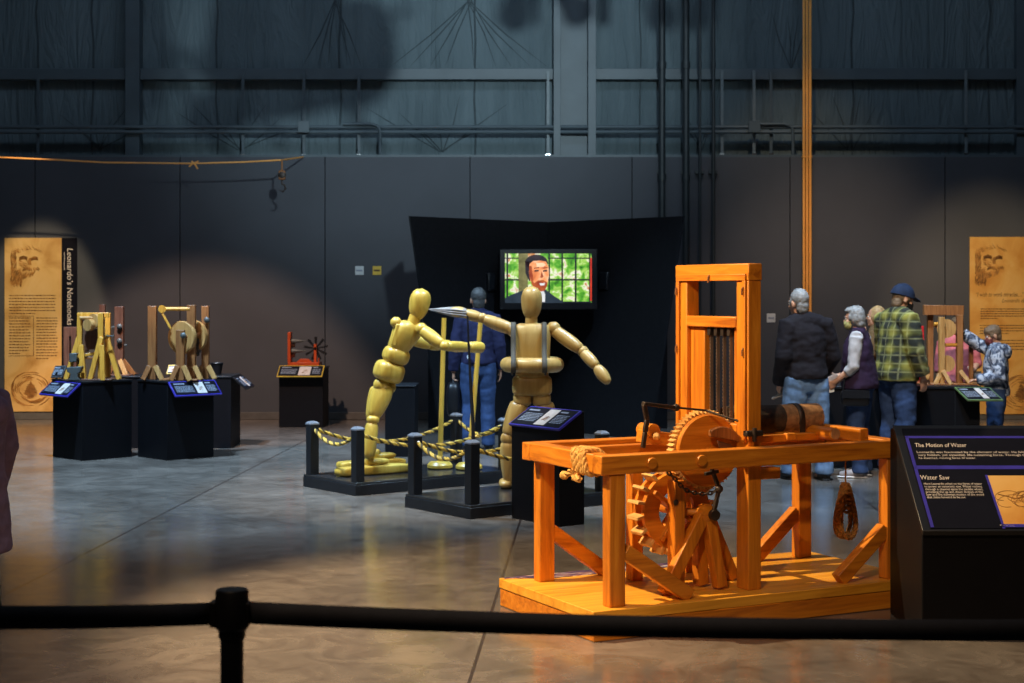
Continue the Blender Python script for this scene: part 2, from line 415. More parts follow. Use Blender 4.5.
def person(label, px, Y, heading, h, J, yaw=0, pitch=0, hair=HAIRG, hairstyle='short', top=None, topname='jacket', hem=.90, sleeve=1.0, infl=.02, pants=DENIM, pinfl=.018, shoes=SHOE,
           mask=None, cap=None, under=None, underfrac=.6, fat=1.0, wr=.006, group=None, X=None):
    j = dict(BASE); j.update(J); k = h/1.75
    for a in list(j):
        if a in ('lc','rc','LH','RH','LP','RP','LTh','RTh'): continue
        j[a] = V(j[a])*k
    t = thing('person', label, 'person', (P(px,0,Y).x if X is None else X, Y, 0), heading, group)
    def sp(z):   # spine offset at height z (metres, unscaled)
        u = max(0, (z-.93)/(1.47-.93)); o_ = (j['neck']/k-V((0,-.005,1.47)))*min(1.1,u); return V((o_.x, o_.y, z+o_.z))*k
    def torso(mb, rr): mb.loft([(sp(z)+V((0,oy*k,0)), rx*k, ry*k) for z, rx, ry, oy in rr], 22)
    HD = j['head']; RM = Matrix.Rotation(yaw,3,'Z') @ Matrix.Rotation(pitch,3,'X')
    def hd(x, y, z): return HD + RM@(V((x,y,z))*k)
    def hell(mb, c, r, e=2): mb.sup(hd(*c), RM@V((r[0]*k,0,0)), RM@V((0,r[1]*k,0)), RM@V((0,0,r[2]*k)), e, 20, 14)
    # ---- body: one continuous surface
    mb = MB()
    torso(mb, ((.86,.10,.085,0),(.93,.155*fat,.105*fat,0),(1.08,.140*fat,.100*fat,.008),(1.25,.160*fat,.108,.004),(1.38,.165,.095,0),(1.44,.11,.07,-.005),(1.485,.058,.058,-.005)))
    mb.tube([j['LS'], j['neck']-V((0,0,.01)), j['RS']], [.055*k,.06*k,.055*k], 12)
    for s_ in 'LR':
        S_, E_, W_ = j[s_+'S'], j[s_+'E'], j[s_+'W']
        mb.tube([S_, S_.lerp(E_,.35), E_, E_.lerp(W_,.3), W_, W_+V(j[s_+'H']).normalized()*.02*k], [x*k for x in (.056,.050,.040,.041,.027,.026)], 12)
        hand(mb, W_, j[s_+'H'], j[s_+'P'], j[s_+'Th'], j['lc' if s_ == 'L' else 'rc'], k)
        H_, K_, A_ = j[s_+'Hip'], j[s_+'K'], j[s_+'A']
        mb.tube([H_+V((0,0,.0)), H_.lerp(K_,.3), K_, K_.lerp(A_,.3)+V((0,-.012*k,0)), A_], [x*k for x in (.09,.085,.055,.056,.038)], 14)
        mb.tube([A_+V((0,-.02*k,-.03*k)), A_+V((0,.08*k,-.05*k)), A_+V((0,.16*k,-.065*k))], [.042*k,.036*k,.024*k], 10)
    mb.tube([j['neck']-V((0,0,.03*k)), hd(0,-.018,-.07)], [.062*k,.052*k], 14)
    hell(mb, (0,-.012,.028), (.075,.092,.094)); hell(mb, (0,.028,-.045), (.057,.060,.068)); hell(mb, (0,.058,-.088), (.030,.028,.026)); hell(mb, (0,.070,.02), (.052,.022,.012))
    mb.tube([hd(0,.083,.012), hd(0,.098,-.012), hd(0,.102,-.028)], [.009*k,.012*k,.014*k], 8)
    hell(mb, (0,.082,-.058), (.024,.012,.009))
    for s_ in (-1,1): hell(mb, (s_*.077,-.01,-.012), (.011,.022,.033)); hell(mb, (s_*.04,.06,-.025), (.022,.02,.02))
    body = blob('body', mb, SKIN, t, .0072, 3)
    for s_ in (-1,1):
        mb = MB(); hell(mb, (s_*.030,.077,.004), (.0135,.010,.010)); mb.build('eye', EYEW, body); mb = MB(); hell(mb, (s_*.030,.0855,.004), (.006,.004,.006)); mb.build('pupil', EYED, body)
        mb = MB(); mb.tube([hd(s_*.016,.089,.026), hd(s_*.032,.089,.030), hd(s_*.046,.079,.025)], .0042*k, 6); mb.build('eyebrow', hair, body)
    # ---- hair
    if hair is not None:
        mb = MB(); hs = .93 if cap else 1
        hell(mb, (0,-.026,.042-(.02 if cap else 0)), (.084*hs,.090*hs,.094*hs)); hell(mb, (0,-.062,-.025), (.066*hs,.042*hs,.062*hs))
        for s_ in (-1,1): hell(mb, (s_*.066,.012,.012), (.014,.035,.035))
        if hairstyle == 'short': hell(mb, (0,-.052,-.055), (.064,.045,.055))
        if hairstyle == 'bob': hell(mb, (0,-.03,-.0), (.092,.088,.10)); hell(mb, (0,-.06,-.06), (.078,.05,.06)); hell(mb, (0,.02,.085),(.07,.07,.04))
        if hairstyle == 'long': hell(mb, (0,-.03,-.0), (.094,.090,.11)); mb.tube([hd(0,-.06,0), hd(0,-.085,-.15), hd(0,-.09,-.33)], [.08*k,.085*k,.05*k], 14)
        if hairstyle == 'boy': hell(mb, (0,.008,.062), (.082,.090,.066)); 
        blob('hair', mb, hair, body, .007, 3, .003, 45)
    # ---- trousers
    mb = MB()
    torso(mb, ((.80,.13,.10,0),(.90,.168*fat,.122*fat,0),(1.00,.160*fat,.116*fat,0),(1.03,.155*fat,.112*fat,0)))
    for s_ in 'LR':
        H_, K_, A_ = j[s_+'Hip'], j[s_+'K'], j[s_+'A']; p_ = pinfl
        mb.tube([H_+V((0,0,.02)), H_.lerp(K_,.35), K_, K_.lerp(A_,.4)+V((0,-.01*k,0)), A_+V((0,0,.05*k)), A_-V((0,0,.035*k))], [(x+p_)*k for x in (.092,.090,.065,.063,.058,.060)], 16)
    blob('trousers', mb, pants, t, .010, 4, wr, 8, .02)
    # ---- shoes
    for s_ in 'LR':
        A_ = j[s_+'A']; mb = MB(); f_ = V((.15*(-1 if s_=='L' else 1),1,0)).normalized(); zb_ = A_.z-.09*k
        mb.tube([A_+V((0,-.045*k,-.045*k)), A_+f_*.05*k-V((0,0,.045*k)), A_+f_*.13*k-V((0,0,.055*k)), A_+f_*.20*k-V((0,0,.065*k))], [.045*k,.048*k,.046*k,.034*k], 12)
        mb.tube([A_+V((0,-.01*k,.03*k)), A_+V((0,-.0,-.05*k))], [.05*k,.05*k], 12)
        sh = blob('shoe', mb, shoes, t, .010, 3, 0, 8, zb_+.012)
        mb = MB(); mb.sup(A_+f_*.07*k+V((0,0,zb_+.010-A_.z)), f_*.155*k, V((-f_.y,f_.x,0))*.05*k, V((0,0,.0095)), 3, 20, 8); mb.build('sole', SOLE if shoes is SHOEG else SHOE, sh)
    # ---- upper garment
    if under is not None:
        mb = MB()
        for s_ in 'LR':
            S_, E_, W_ = j[s_+'S'], j[s_+'E'], j[s_+'W']; e = E_.lerp(W_, underfrac)
            mb.tube([S_.lerp(E_,-.05), S_.lerp(E_,.4), E_, E_.lerp(W_,underfrac*.5), e], [(x+.014)*k for x in (.060,.054,.048,.045,.040)], 14)
        torso(mb, ((1.02,.150*fat,.110*fat,0),(1.25,.165*fat,.115,0),(1.38,.172,.102,0),(1.45,.11,.08,0),(1.49,.068,.068,0)))
        mb.tube([j['LS'], j['neck']-V((0,0,.015*k)), j['RS']], [.072*k,.078*k,.072*k], 12)
        blob('shirt', mb, under, t, .010, 3, wr, 11)
    mb = MB(); i_ = infl
    rr = [(hem,(.165+i_)*fat,(.118+i_)*fat,0),(hem+.05,(.168+i_)*fat,(.122+i_)*fat,0)]
    if hem < .8: rr = [(hem,.20+i_,.16+i_,0),(.80,.180+i_,.135+i_,0)]
    rr += [(1.08,(.155+i_)*fat,(.113+i_)*fat,.006),(1.25,(.170+i_)*fat,.118+i_,.004),(1.36,.178+i_,.108+i_,0),(1.43,.135+i_,.085+i_*.8,-.004),(1.475,.078+i_*.4,.072+i_*.4,-.008),(1.515,.068+i_*.3,.066+i_*.3,-.010),(1.54,.066+i_*.3,.064+i_*.3,-.008)]
    torso(mb, rr)
    if sleeve > 0:
        mb.tube([j['LS'].lerp(j['neck'],.2)-V((0,0,.01*k)), j['neck']-V((0,0,.005*k)), j['RS'].lerp(j['neck'],.2)-V((0,0,.01*k))], [(.062+i_)*k,(.070+i_)*k,(.062+i_)*k], 14)
        for s_ in 'LR':
            S_, E_, W_ = j[s_+'S'], j[s_+'E'], j[s_+'W']; e = E_.lerp(W_, min(1,sleeve*1.0))
            mb.tube([j['neck'].lerp(S_,.55)-V((0,0,.02*k)), S_, S_.lerp(E_,.4), E_, E_.lerp(W_,sleeve*.5), e], [(x+i_)*k for x in (.055,.062,.056,.050,.046,.040)], 16)
    else:
        sa, sb_ = j['neck'].lerp(j['LS'],.72), j['neck'].lerp(j['RS'],.72); mb.tube([sa, j['neck']-V((0,0,.01*k)), sb_], [.085*k,.088*k,.085*k], 14)
    tg = blob(topname, mb, top, t, .010, 4, wr, 9)
    if mask is not None:
        mb = MB(); hell(mb, (0,.055,-.055), (.062,.055,.056), 2.4); mb.tube([hd(.058,.04,-.04), hd(.080,-.005,-.01)], .004*k, 6); mb.tube([hd(-.058,.04,-.04), hd(-.080,-.005,-.01)], .004*k, 6); mb.build('face_mask', mask, body, smooth=60)
    if cap is not None:
        mb = MB(); rr_ = []
        for i in range(9):
            a = i/8*PI/2; rr_.append([hd(.094*math.cos(a)*math.cos(2*PI*q_/24), -.014+.120*math.cos(a)*math.sin(2*PI*q_/24), .022+.122*math.sin(a)) for q_ in range(24)])
        rr_[-1] = [hd(.004*math.cos(2*PI*q_/24), -.014+.004*math.sin(2*PI*q_/24), .145) for q_ in range(24)]
        mb.rings(rr_); c_ = mb.build('cap', cap, body, smooth=60)
        mb = MB(); mb.sup(hd(0,.110,.032), RM@V((.066*k,0,0)), RM@V((0,.060*k,-.016*k)), RM@V((0,0,.007*k)), 2.4, 24, 8); mb.build('cap_brim', cap, c_, smooth=60)
    return t, j, k, hd, body
# man watching the screen
t, j, k, hd, b_ = person('man seen from behind in navy sweater and jeans, carrying a dark bag', 478, 17.3, .05, 1.75, dict(LW=(-.265,.02,.86), LE=(-.25,-.03,1.12), lc=1.1, LHip=(-.085,0,.93)), .15, 0, HAIRGD, 'short', NAVY, 'sweater', .93, 1.0, .018, DENIMD, .016)
pw = mw(t)@(j['LW']+V((0,.02,-.10)))
bg = thing('dark_bag', 'dark bag held by the man in the navy sweater', 'bag', pw)
MB().sup((0,.0,-.21), (.075,0,0), (0,.12,0), (0,0,.19), 3.5).build('bag_body', BLKP, bg, smooth=60); MB().tube([(0,-.07,-.05),(0,-.05,.0),(0,.0,.018),(0,.05,.0),(0,.07,-.05)], .010, 8).build('handle', BLKP, bg)
MB().box((t.location.x-.115,t.location.y-.165,P(0,358,17.3).z-.0),(t.location.x-.085,t.location.y-.150,P(0,354.5,17.3).z)).build('belt_tag', SOLE, t, world=True)
# man in dark jacket
t, j, k, hd, b_ = person('grey-haired man in a black jacket and light jeans, seen from behind, holding a hat', 806.5, 14.6, .28, 1.735, dict(neck=(-.03,.0,1.465), head=(-.075,.02,1.622), LE=(-.24,-.02,1.12), LW=(-.205,.12,.885), LH=(.0,.5,-.8), lc=.9, RE=(.265,.0,1.12), RW=(.22,.17,.95), RH=(-.4,.6,-.5), LHip=(-.095,0,.93), RK=(.13,.0,.50), RA=(.14,-.08,.09), LK=(-.12,.06,.50), LA=(-.13,.05,.09)), .30, -.1, HAIRG, 'short', JACK, 'jacket', .925, 1.0, .034, DENIM, .028, fat=1.03, wr=.007)
w = mw(t)@(j['LW']+V((.03,.06,-.05)))
ht = thing('felt_hat', 'grey-brown soft hat in the hand of the man in the black jacket', 'hat', w)
mb = MB(); mb.sup((.05,.0,-.045), (.075,0,.02), (0,.06,0), (-.02,0,.045), 2.6); blob('hat_crown', mb, HATB, ht, .008, 2, .006, 14)
MB().prism([(-.08,-.04,-.11),(.03,-.07,-.06),(.02,.05,-.055),(-.08,.05,-.105)], (0,0,.01)).build('hat_brim', HATB, ht, bevel=.004)
# woman in vest
t, j, k, hd, b_ = person('grey-haired woman in a plum vest and pale sleeves, in profile, with a face mask', 860, 14.8, 1.15, 1.585, dict(neck=(0,.02,1.46), head=(0,.06,1.615), LE=(-.235,.02,1.12), LW=(-.20,.21,.97), LH=(.2,.7,-.6), LP=(1,0,0), RE=(.22,.03,1.12), RW=(.12,.24,1.02), RH=(-.4,.6,-.3), lc=.8), .0, -.1, HAIRG, 'bob', VEST, 'vest', .90, 0, .035, DENIMD, .025, SHOEG, mask=MASKF, under=GREYK, underfrac=.35, fat=1.22)
w = mw(t)@(j['LW']+V((.02,.08,-.03)))
tag(MB().prism([w+V((-.10,-.02,-.09)),w+V((.06,-.03,-.06)),w+V((.07,-.02,.03)),w+V((-.06,.0,.05))], (0,.012,0)).build('folded_leaflet', SOLE, bevel=.002), 'white folded leaflet in the hand of the woman in the plum vest', 'leaflet')
hb = thing('shoulder_bag', 'black shoulder bag at the hip of the woman in the plum vest', 'bag', P(855,398,14.62))
MB().sup((0,0,0), (.13,0,0), (0,.045,0), (0,0,.075), 5).build('bag_body', BLKP, hb, smooth=60); MB().prism([(-.125,-.047,.0),(.125,-.047,.0),(.12,-.045,.072),(-.12,-.045,.072)], (0,-.006,0)).build('bag_flap', BLKF, hb)
MB().tube([(-.11,.01,.06),(-.08,.03,.25),(-.04,.06,.5),(.0,.12,.66)], .008, 6).build('bag_strap', BLKP, hb)
# blond person between
person('person with blond hair half hidden between the woman in plum vest and plaid man', 876.5, 16.55, 1.2, 1.56, dict(LE=(-.25,.05,1.16), LW=(-.10,.12,1.42), LH=(.3,.3,.9), lc=.5), 0, 0, HAIRY, 'long', cloth('brown_shirt', (.12,.07,.03)), 'shirt', .90, .5, .02, DENIMD, .02)
# man in plaid
person('man in a navy cap, black mask and yellow-green plaid shirt with jeans', 896.5, 15.1, -1.15, 1.785, dict(neck=(0,.03,1.46), head=(0,.075,1.612), RE=(.25,.02,1.13), RW=(.255,.10,.90), LE=(-.24,.04,1.14), LW=(-.16,.2,1.0), RH=(-.1,.2,-1), rc=.5), -.15, -.28, HAIRB, 'short', PLAID, 'plaid_shirt', .86, .93, .038, DENIMD, .03, SHOE, mask=MASKB, cap=CAPN, fat=1.16, wr=.008)
# boy
t, j, k, hd, b_ = person('boy in a grey camouflage hoodie and mask reaching toward the wooden model', 997, 15.75, 1.25, 1.40, dict(neck=(0,.01,1.44), head=(0,.05,1.60), RS=(.165,.02,1.39), LS=(-.165,0,1.39), RE=(.19,.24,1.49), RW=(.15,.42,1.63), RH=(-.1,.2,.95), RP=(0,1,0), rc=.3, LE=(-.24,-.04,1.10), LW=(-.14,.22,1.06), LH=(.2,.9,-.1), LP=(0,0,-1), lc=.3), .25, -.25, HAIRB, 'boy', CAMO, 'hoodie', .86, .98, .035, DENIMD, .03, SHOE, mask=MASKR, wr=.007)
mb = MB(); mb.sup(V((0,-.115,1.40))*k, (.12*k,0,0), (0,.06*k,0), (0,0,.085*k), 2.3); mb.tube([V((-.10,-.03,1.47))*k, V((-.08,-.1,1.46))*k, V((0,-.13,1.45))*k, V((.08,-.1,1.46))*k, V((.10,-.03,1.47))*k], .035*k, 10); blob('hood', mb, CAMO, t, .010, 3, .006, 12)
# child in pink
person('person in a pink shirt mostly hidden behind the wooden frame model', 957, 16.6, PI, 1.44, dict(LE=(-.25,.0,1.18), LW=(-.17,.16,1.10), LH=(.5,.7,.3), lc=.8, RE=(.22,0,1.12)), 0, -.2, HAIRB, 'bob', PINK, 'shirt', .90, .25, .022, DENIMD, .02)
# child in purple coat, mostly outside the frame
person('child in a long purple coat standing at the left edge of the view', 0, 8.0, 1.25, 1.42, dict(LE=(-.235,-.02,1.13), LW=(-.23,.09,.93)), 0, 0, HAIRD, 'bob', COAT, 'coat', .50, 1.0, .05, BLKP, .02, SHOE, X=-2.685, wr=.007)
t = [o for o in bpy.data.objects if o.get('label','').startswith('child in a long purple')][0]; k = 1.42/1.75
mb = MB(); mb.sup(V((0,-.13,1.37))*k, (.14*k,0,0), (0,.075*k,0), (0,0,.10*k), 2.3); blob('hood', mb, COAT, t, .010, 3, .006, 12)
# ================================================================== THE ROOM
YW, YU = 21.5, 21.85                     # lower wall face, upper cladding face
ZL = P(0, 157, YW).z                     # top of the lower wall
struct('floor', MB().box((-15,-5,-0.1), (15,22.2,0)), CONC)
mb = MB(); xs = [-15] + [P(px,0,YW).x for px in (-110, 35, 180, 325, 470, 632, 790, 945, 1090)] + [15]
for a, b_ in zip(xs[:-1], xs[1:]): mb.box((a+0.006, YW, 0), (b_-0.006, YW+0.06, ZL))
struct('wall_back', mb, WALLM)
struct('trim_1', MB().box((-15,YW+0.06,0), (15,YW+0.2,ZL-0.01)), SEAM)      # dark backing behind the panel joints
struct('trim_2', MB().box((-15,YW+0.0,ZL), (15,YU,ZL+0.03)), PAINTU)        # ledge
struct('wall_rear', MB().box((-15,YU,0), (15,YU+0.2,10)), INSUL)
struct('wall_left', MB().box((-15.2,-5,0), (-15,YU+0.2,10)), CEIL)
struct('wall_right', MB().box((15,-5,0), (15.2,YU+0.2,10)), CEIL)
struct('wall_front', MB().box((-15,-5.2,0), (15,-5,10)), CEIL)
struct('ceiling', MB().box((-15.2,-5.2,10), (15.2,YU+0.2,10.2)), CEIL)
zb = P(0,412,YW).z
struct('baseboard_back', MB().box((-15,YW-0.02,0), (15,YW,0.10)), BASEB, bevel=0.006)
# horizontal girt between the columns (a channel with two lips)
def wx(px, Y=YU): return P(px,0,Y).x
zg0, zg1 = P(0,80,YU-0.1).z, P(0,69,YU-0.1).z
k = 3
for a, b_ in ((-15, wx(131)), (wx(143), wx(553)), (wx(595), 15)):
    mb = MB(); a = a if a == -15 else a; b1 = b_
    mb.box((a,YU-0.16,zg0), (b1,YU-0.12,zg1)); mb.box((a,YU-0.12,zg1-0.02), (b1,YU,zg1)); mb.box((a,YU-0.12,zg0), (b1,YU,zg0+0.02))
    struct('trim_%d' % k, mb, PAINTU, bevel=0.005); k += 1
# steel columns
for px0, px1, d in ((131,143,0.2), (1014,1026,0.2)):
    mb = MB(); mb.box((wx(px0),YU-d,ZL), (wx(px1),YU,10))
    mb.box((wx(px0)-0.03,YU-d-0.015,ZL), (wx(px1)+0.0,YU-d,10))
    struct('trim_%d' % k, mb, PAINTU, bevel=0.004); k += 1
mb = MB()
for a, b_ in ((553,560), (587,595)): mb.box((wx(a),YU-0.3,ZL), (wx(b_),YU,10))
mb.box((wx(559),YU-0.12,ZL), (wx(588),YU-0.06,10))
struct('trim_%d' % k, mb, PAINTU, bevel=0.004); k += 1
# insulation seams: thin dark welted folds in the facing
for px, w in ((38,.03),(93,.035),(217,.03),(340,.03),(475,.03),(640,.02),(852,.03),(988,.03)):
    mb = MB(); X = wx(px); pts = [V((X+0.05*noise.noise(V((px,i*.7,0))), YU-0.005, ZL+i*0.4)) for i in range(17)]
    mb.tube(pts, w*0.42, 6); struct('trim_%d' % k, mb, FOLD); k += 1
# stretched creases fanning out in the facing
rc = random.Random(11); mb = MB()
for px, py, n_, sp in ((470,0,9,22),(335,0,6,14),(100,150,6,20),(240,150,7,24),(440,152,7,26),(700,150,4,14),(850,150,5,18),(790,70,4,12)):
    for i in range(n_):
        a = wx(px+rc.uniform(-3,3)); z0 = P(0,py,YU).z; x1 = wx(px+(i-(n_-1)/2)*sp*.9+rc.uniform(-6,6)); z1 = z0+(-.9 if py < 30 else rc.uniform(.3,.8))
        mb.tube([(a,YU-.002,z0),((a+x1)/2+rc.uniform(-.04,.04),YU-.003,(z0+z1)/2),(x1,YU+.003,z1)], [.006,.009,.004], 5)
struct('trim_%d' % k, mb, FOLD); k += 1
# perforated hanger strips
first = None
for px, y0, y1, place in ((38,78,158,'far left of the room'), (243,72,158,'above the slack orange rope'), (304,72,158,'behind the left junction box'),
                          (359,72,158,'left of the bent conduit elbow'), (548,71,158,'beside the wide steel column'),
                          (722,70,157,'beside the thin vertical conduits'), (754,70,157,'behind the right junction box'), (771,70,157,'just left of the orange pipes'),
                          (966,70,157,'near the right end of the wall')):
    mb = MB(); A = P(px,y0,YU-0.2); B = P(px,y1,YU-0.2); n = 16
    mb.beam(A, B, 0.04, 0.012, (0,1,0))
    for i in range(n): 
        p = A.lerp(B, (i+.5)/n); mb.box((p.x-0.012,p.y-0.012,p.z-0.02), (p.x+0.012,p.y-0.004,p.z+0.02))
    root = thing('perforated_strip', 'thin perforated hanger strip on the upper wall, '+place, 'metal strip', (A.x,A.y,B.z), 0, 'hanger strips on the back wall')
    mb.build('strip', GALV if px in (548,722,754,966) else PAINTU, root, world=True)
    c = MB().box((B.x-0.03,B.y-0.03,B.z), (B.x+0.03,B.y+0.02,B.z+0.05)).build('clip', CHROME, root, world=True)
# horizontal conduits
for py, lab in ((127,'upper'), (132,'lower')):
    z = P(0,py,YU-0.25).z
    o = MB().tube([(-14.9,YU-0.25,z),(14.9,YU-0.25,z)], 0.026, 10).build('conduit', PAINTU)
    tag(o, 'long horizontal conduit across the upper back wall, the %s of the pair' % lab, 'conduit', 'horizontal conduit pair')
for px0, px1, lab in ((343,380,'left of the wide column'), (760,793,'right of the vertical pipes')):
    a = P(px0,124,YU-0.29); b_ = P(px1,124,YU-0.29); c_ = P(px1,158,YU-0.29)
    pts = [a, b_-V((.12,0,0)), b_-V((.05,0,.02)), b_-V((.01,0,.06)), b_-V((0,0,.13)), c_]
    o = MB().tube(pts, 0.022, 10).build('conduit_elbow', PAINTU)
    tag(o, 'painted conduit bending down with an elbow, '+lab, 'conduit', 'bent conduits')
for px, lab in ((304,'left'), (754,'right')):
    p = P(px,127,YU-0.31)
    root = thing('junction_box', 'small square grey electrical box on conduits, %s of the wide column' % lab, 'junction box', p, 0, 'junction boxes')
    MB().box((-.07,-.05,-.07), (.07,.05,.07)).build('box', PAINTU, root, bevel=0.006)
    MB().box((-.078,-.058,-.078), (.078,-.05,.078)).build('cover', PAINTU, root, bevel=0.003)
# vertical pipes left of the orange ones
for px, r, lab in ((662,.046,'leftmost, thick'), (686,.046,'second, thick'), (700,.018,'third, thin'), (713.5,.024,'rightmost, slim')):
    X = P(px,0,YW-0.095).x; root = thing('vertical_pipe', 'dark vertical conduit beside the black video booth, %s of the four' % lab, 'pipe', (X,YW-0.095,0), 0, 'dark vertical pipes')
    MB().cyl((0,0,0.0), (0,0,9.9), r, 16).build('pipe', PIPED, root)
    for z in (0.9, 3.2, 4.7): MB().cyl((0,0,z), (0,0,z+0.09), r*1.25, 16).build('coupling', PIPED, root)
    MB().box((-.06,-0.0+r*.8,3.3), (.06,.09,3.34)).build('clamp', PIPED, root)
# orange pipes
for px, lab in ((803.9,'left'), (807.1,'middle'), (810.3,'right')):
    X = P(px,0,YW-0.06).x; root = thing('orange_pipe', 'bright orange vertical pipe on the back wall, %s of three' % lab, 'pipe', (X,YW-0.06,0), 0, 'orange pipes')
    MB().cyl((0,0,0), (0,0,9.9), .0185, 16).build('pipe', COPPER, root)
    MB().box((-.021,-0.022,P(0,158,YW).z), (.021,.05,P(0,156.5,YW).z)).build('pipe_clip', COPPER, root)
# switch plates
def plate(px, py, m, lab, lines=True):
    p = P(px,py,YW)
    root = thing('wall_plate', lab, 'wall plate', p)
    MB().box((-.058,-.012,-.06), (.058,0,.06)).build('plate', m, root, bevel=0.004)
    MB().box((-.04,-.02,-.012), (.04,-.012,.012)).build('switch_bar', INKD if m is SWITCHY else INKG, root, bevel=0.002)
plate(359.5, 270.5, SWITCHW, 'small white wall plate left of the yellow one')
plate(377, 270.5, SWITCHY, 'small yellow wall plate left of the video booth')
plate(771, 318, SWITCHW, 'small pale wall plate behind the saw tower, left of the man in a dark jacket')

# orange cord with hanging hook block
cp = [P(-30,156,20.4), P(60,160,20.4), P(105,162.5,20.4), P(193,163.5,20.4), P(245,162,20.4), P(282,160,20.4), P(303,157,21.4)]
root = thing('slack_rope', 'slack thin orange rope strung along the wall top at left', 'rope', cp[3])
MB().tube(cp, .011, 8).build('line', COPPER, root, world=True)
q = cp[3]; MB().tube([q+V((-.02,0,.03)), q+V((.03,0,-.02)), q+V((.06,0,-.07))], .012, 8).build('knot', COPPER, root, world=True)
MB().tube([q+V((-.05,0,-.04)), q+V((.0,0,.0)), q+V((.07,0,.03))], .01, 8).build('cord_end', COPPER, root, world=True)
hk = P(282,161,20.4)
root = thing('hook_block', 'small pulley block with hook hanging from the slack orange rope', 'hook', hk)
MB().tube([(0,0,.02),(0.0,0,-.12)], .012, 8).build('hanger', BRN, root)
MB().box((-.045,-.025,-.24), (.045,.025,-.12)).build('pulley_case', BRN, root, bevel=0.015)
MB().lathe([(.03,-.03),(.05,-.02),(.04,0),(.05,.02),(.03,.03)], (0,0,-.18), (0,1,0)).build('sheave', IRON, root)
MB().tube([(0,0,-.24),(0,0,-.29),(.035,0,-.31),(.045,0,-.35),(.01,0,-.39),(-.035,0,-.37)], [.012,.012,.013,.013,.011,.006], 8).build('hook', IRON, root)

# ================================================================== SAW MACHINE
B0 = V((.397,7.78,0)); RZ = math.atan2(.4515,.892)
saw = thing('wooden_water_saw', 'large orange wooden water-powered saw model on a low wooden platform', 'machine', B0, RZ)
def sb(name, lo, hi, m, bev=.006, parent=None): return MB().box(lo, hi).build(name, m, parent or saw, bevel=bev)
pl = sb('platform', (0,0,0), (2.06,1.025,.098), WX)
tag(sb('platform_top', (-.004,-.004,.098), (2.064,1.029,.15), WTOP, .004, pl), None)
tag(MB().prism([(.02,1.0,.15),(.24,.895,.15),(1.35,.90,.15),(1.35,1.022,.15),(.02,1.022,.15)], (0,0,.0025)).build('painted_water_strip', PWAT, pl), 'blue and purple painted strip along the back edge')
L0, L1 = .062, 1.975
for u, v in ((.116,.042), (1.852,.042), (.136,.815), (1.852,.822)): sb('post', (u,v,.15), (u+.09,v+.075,.806), WZ)
sb('front_beam', (L0,.030,.805), (L1,.115,.90), WX)
sb('back_beam', (L0,.80,.805), (L1,.885,.90), WX)
sb('end_beam', (L0,.115,.808), (L0+.09,.80,.902), WY); sb('end_beam', (L1-.09,.115,.808), (L1,.80,.902), WY)
sb('inner_rail', (L0+.09,.62,.83), (L1-.09,.68,.885), WX); sb('inner_rail', (L0+.09,.30,.83), (L1-.09,.35,.87), WX)
for a, b_ in (((.215,.08,.42),(.60,.08,.165)), ((.215,.855,.42),(.575,.855,.165)), ((1.86,.08,.42),(1.55,.08,.165)), ((1.86,.86,.42),(1.56,.86,.165))):
    MB().beam(a, b_, .06, .075).build('brace', WX, saw, bevel=.005)
for u in (.345, .64):                                  # dowel ends on the front beam
    MB().lathe([(.029,0),(.029,.016),(.026,.021),(.010,.022)], (u,.032,.853), (0,-1,0), 20).build('dowel', WX, saw)
# tower
TU0, TU1 = .993, 1.075
sb('tower_post', (TU0,.115,.15), (TU1,.225,1.765), WZ); sb('tower_post', (TU0,.70,.15), (TU1,.812,1.765), WZ)
sb('tower_head', (TU0-.002,.11,1.765), (TU1+.002,.814,1.855), WY)
tf = sb('tower_trim', (TU0-.012,.13,1.765), (TU0,.795,1.80), WY, .003)
sb('tower_trim', (TU0-.012,.13,.92), (TU0,.16,1.765), WZ, .003); sb('tower_trim', (TU0-.012,.765,.92), (TU0,.795,1.765), WZ, .003)
for v, z in ((.145,1.72),(.145,1.40),(.78,1.72),(.78,1.40),(.46,1.785)):
    MB().tube([(TU0-.010,v,z+.012),(TU0-.020,v,z),(TU0-.020,v,z-.03)], .005, 6).build('peg', BRN, saw)
# sliding saw sash with four blades
sash = sb('sash_rail', (TU0-.004,.225,1.515), (TU1-.03,.70,1.575), WY)
sb('sash_rail', (TU0+.0,.225,.955), (TU1-.03,.70,1.01), WY)
sb('sash_stile', (TU0+.02,.227,1.01), (TU1-.02,.275,1.515), WZ); sb('sash_stile', (TU0+.02,.555,1.01), (TU1-.02,.69,1.515), WZ)
for i in range(4):
    v = .315 + i*.062; mb = MB(); n = 26
    pts = [(TU0+.042,v,1.01)][:0]
    for j in range(n): pts += [(TU0+.026,v,1.01+.505*j/n), (TU0+.018,v,1.01+.505*(j+.85)/n)]
    pts += [(TU0+.026,v,1.515), (TU0+.042,v,1.515), (TU0+.042,v,1.01)]
    mb.prism(pts, (0,.005,0)); mb.build('saw_blade', STEEL, saw)
    MB().box((TU0+.012,v-.012,1.47), (TU0+.058,v+.016,1.515)).build('blade_clamp', IRON, saw, bevel=.003)
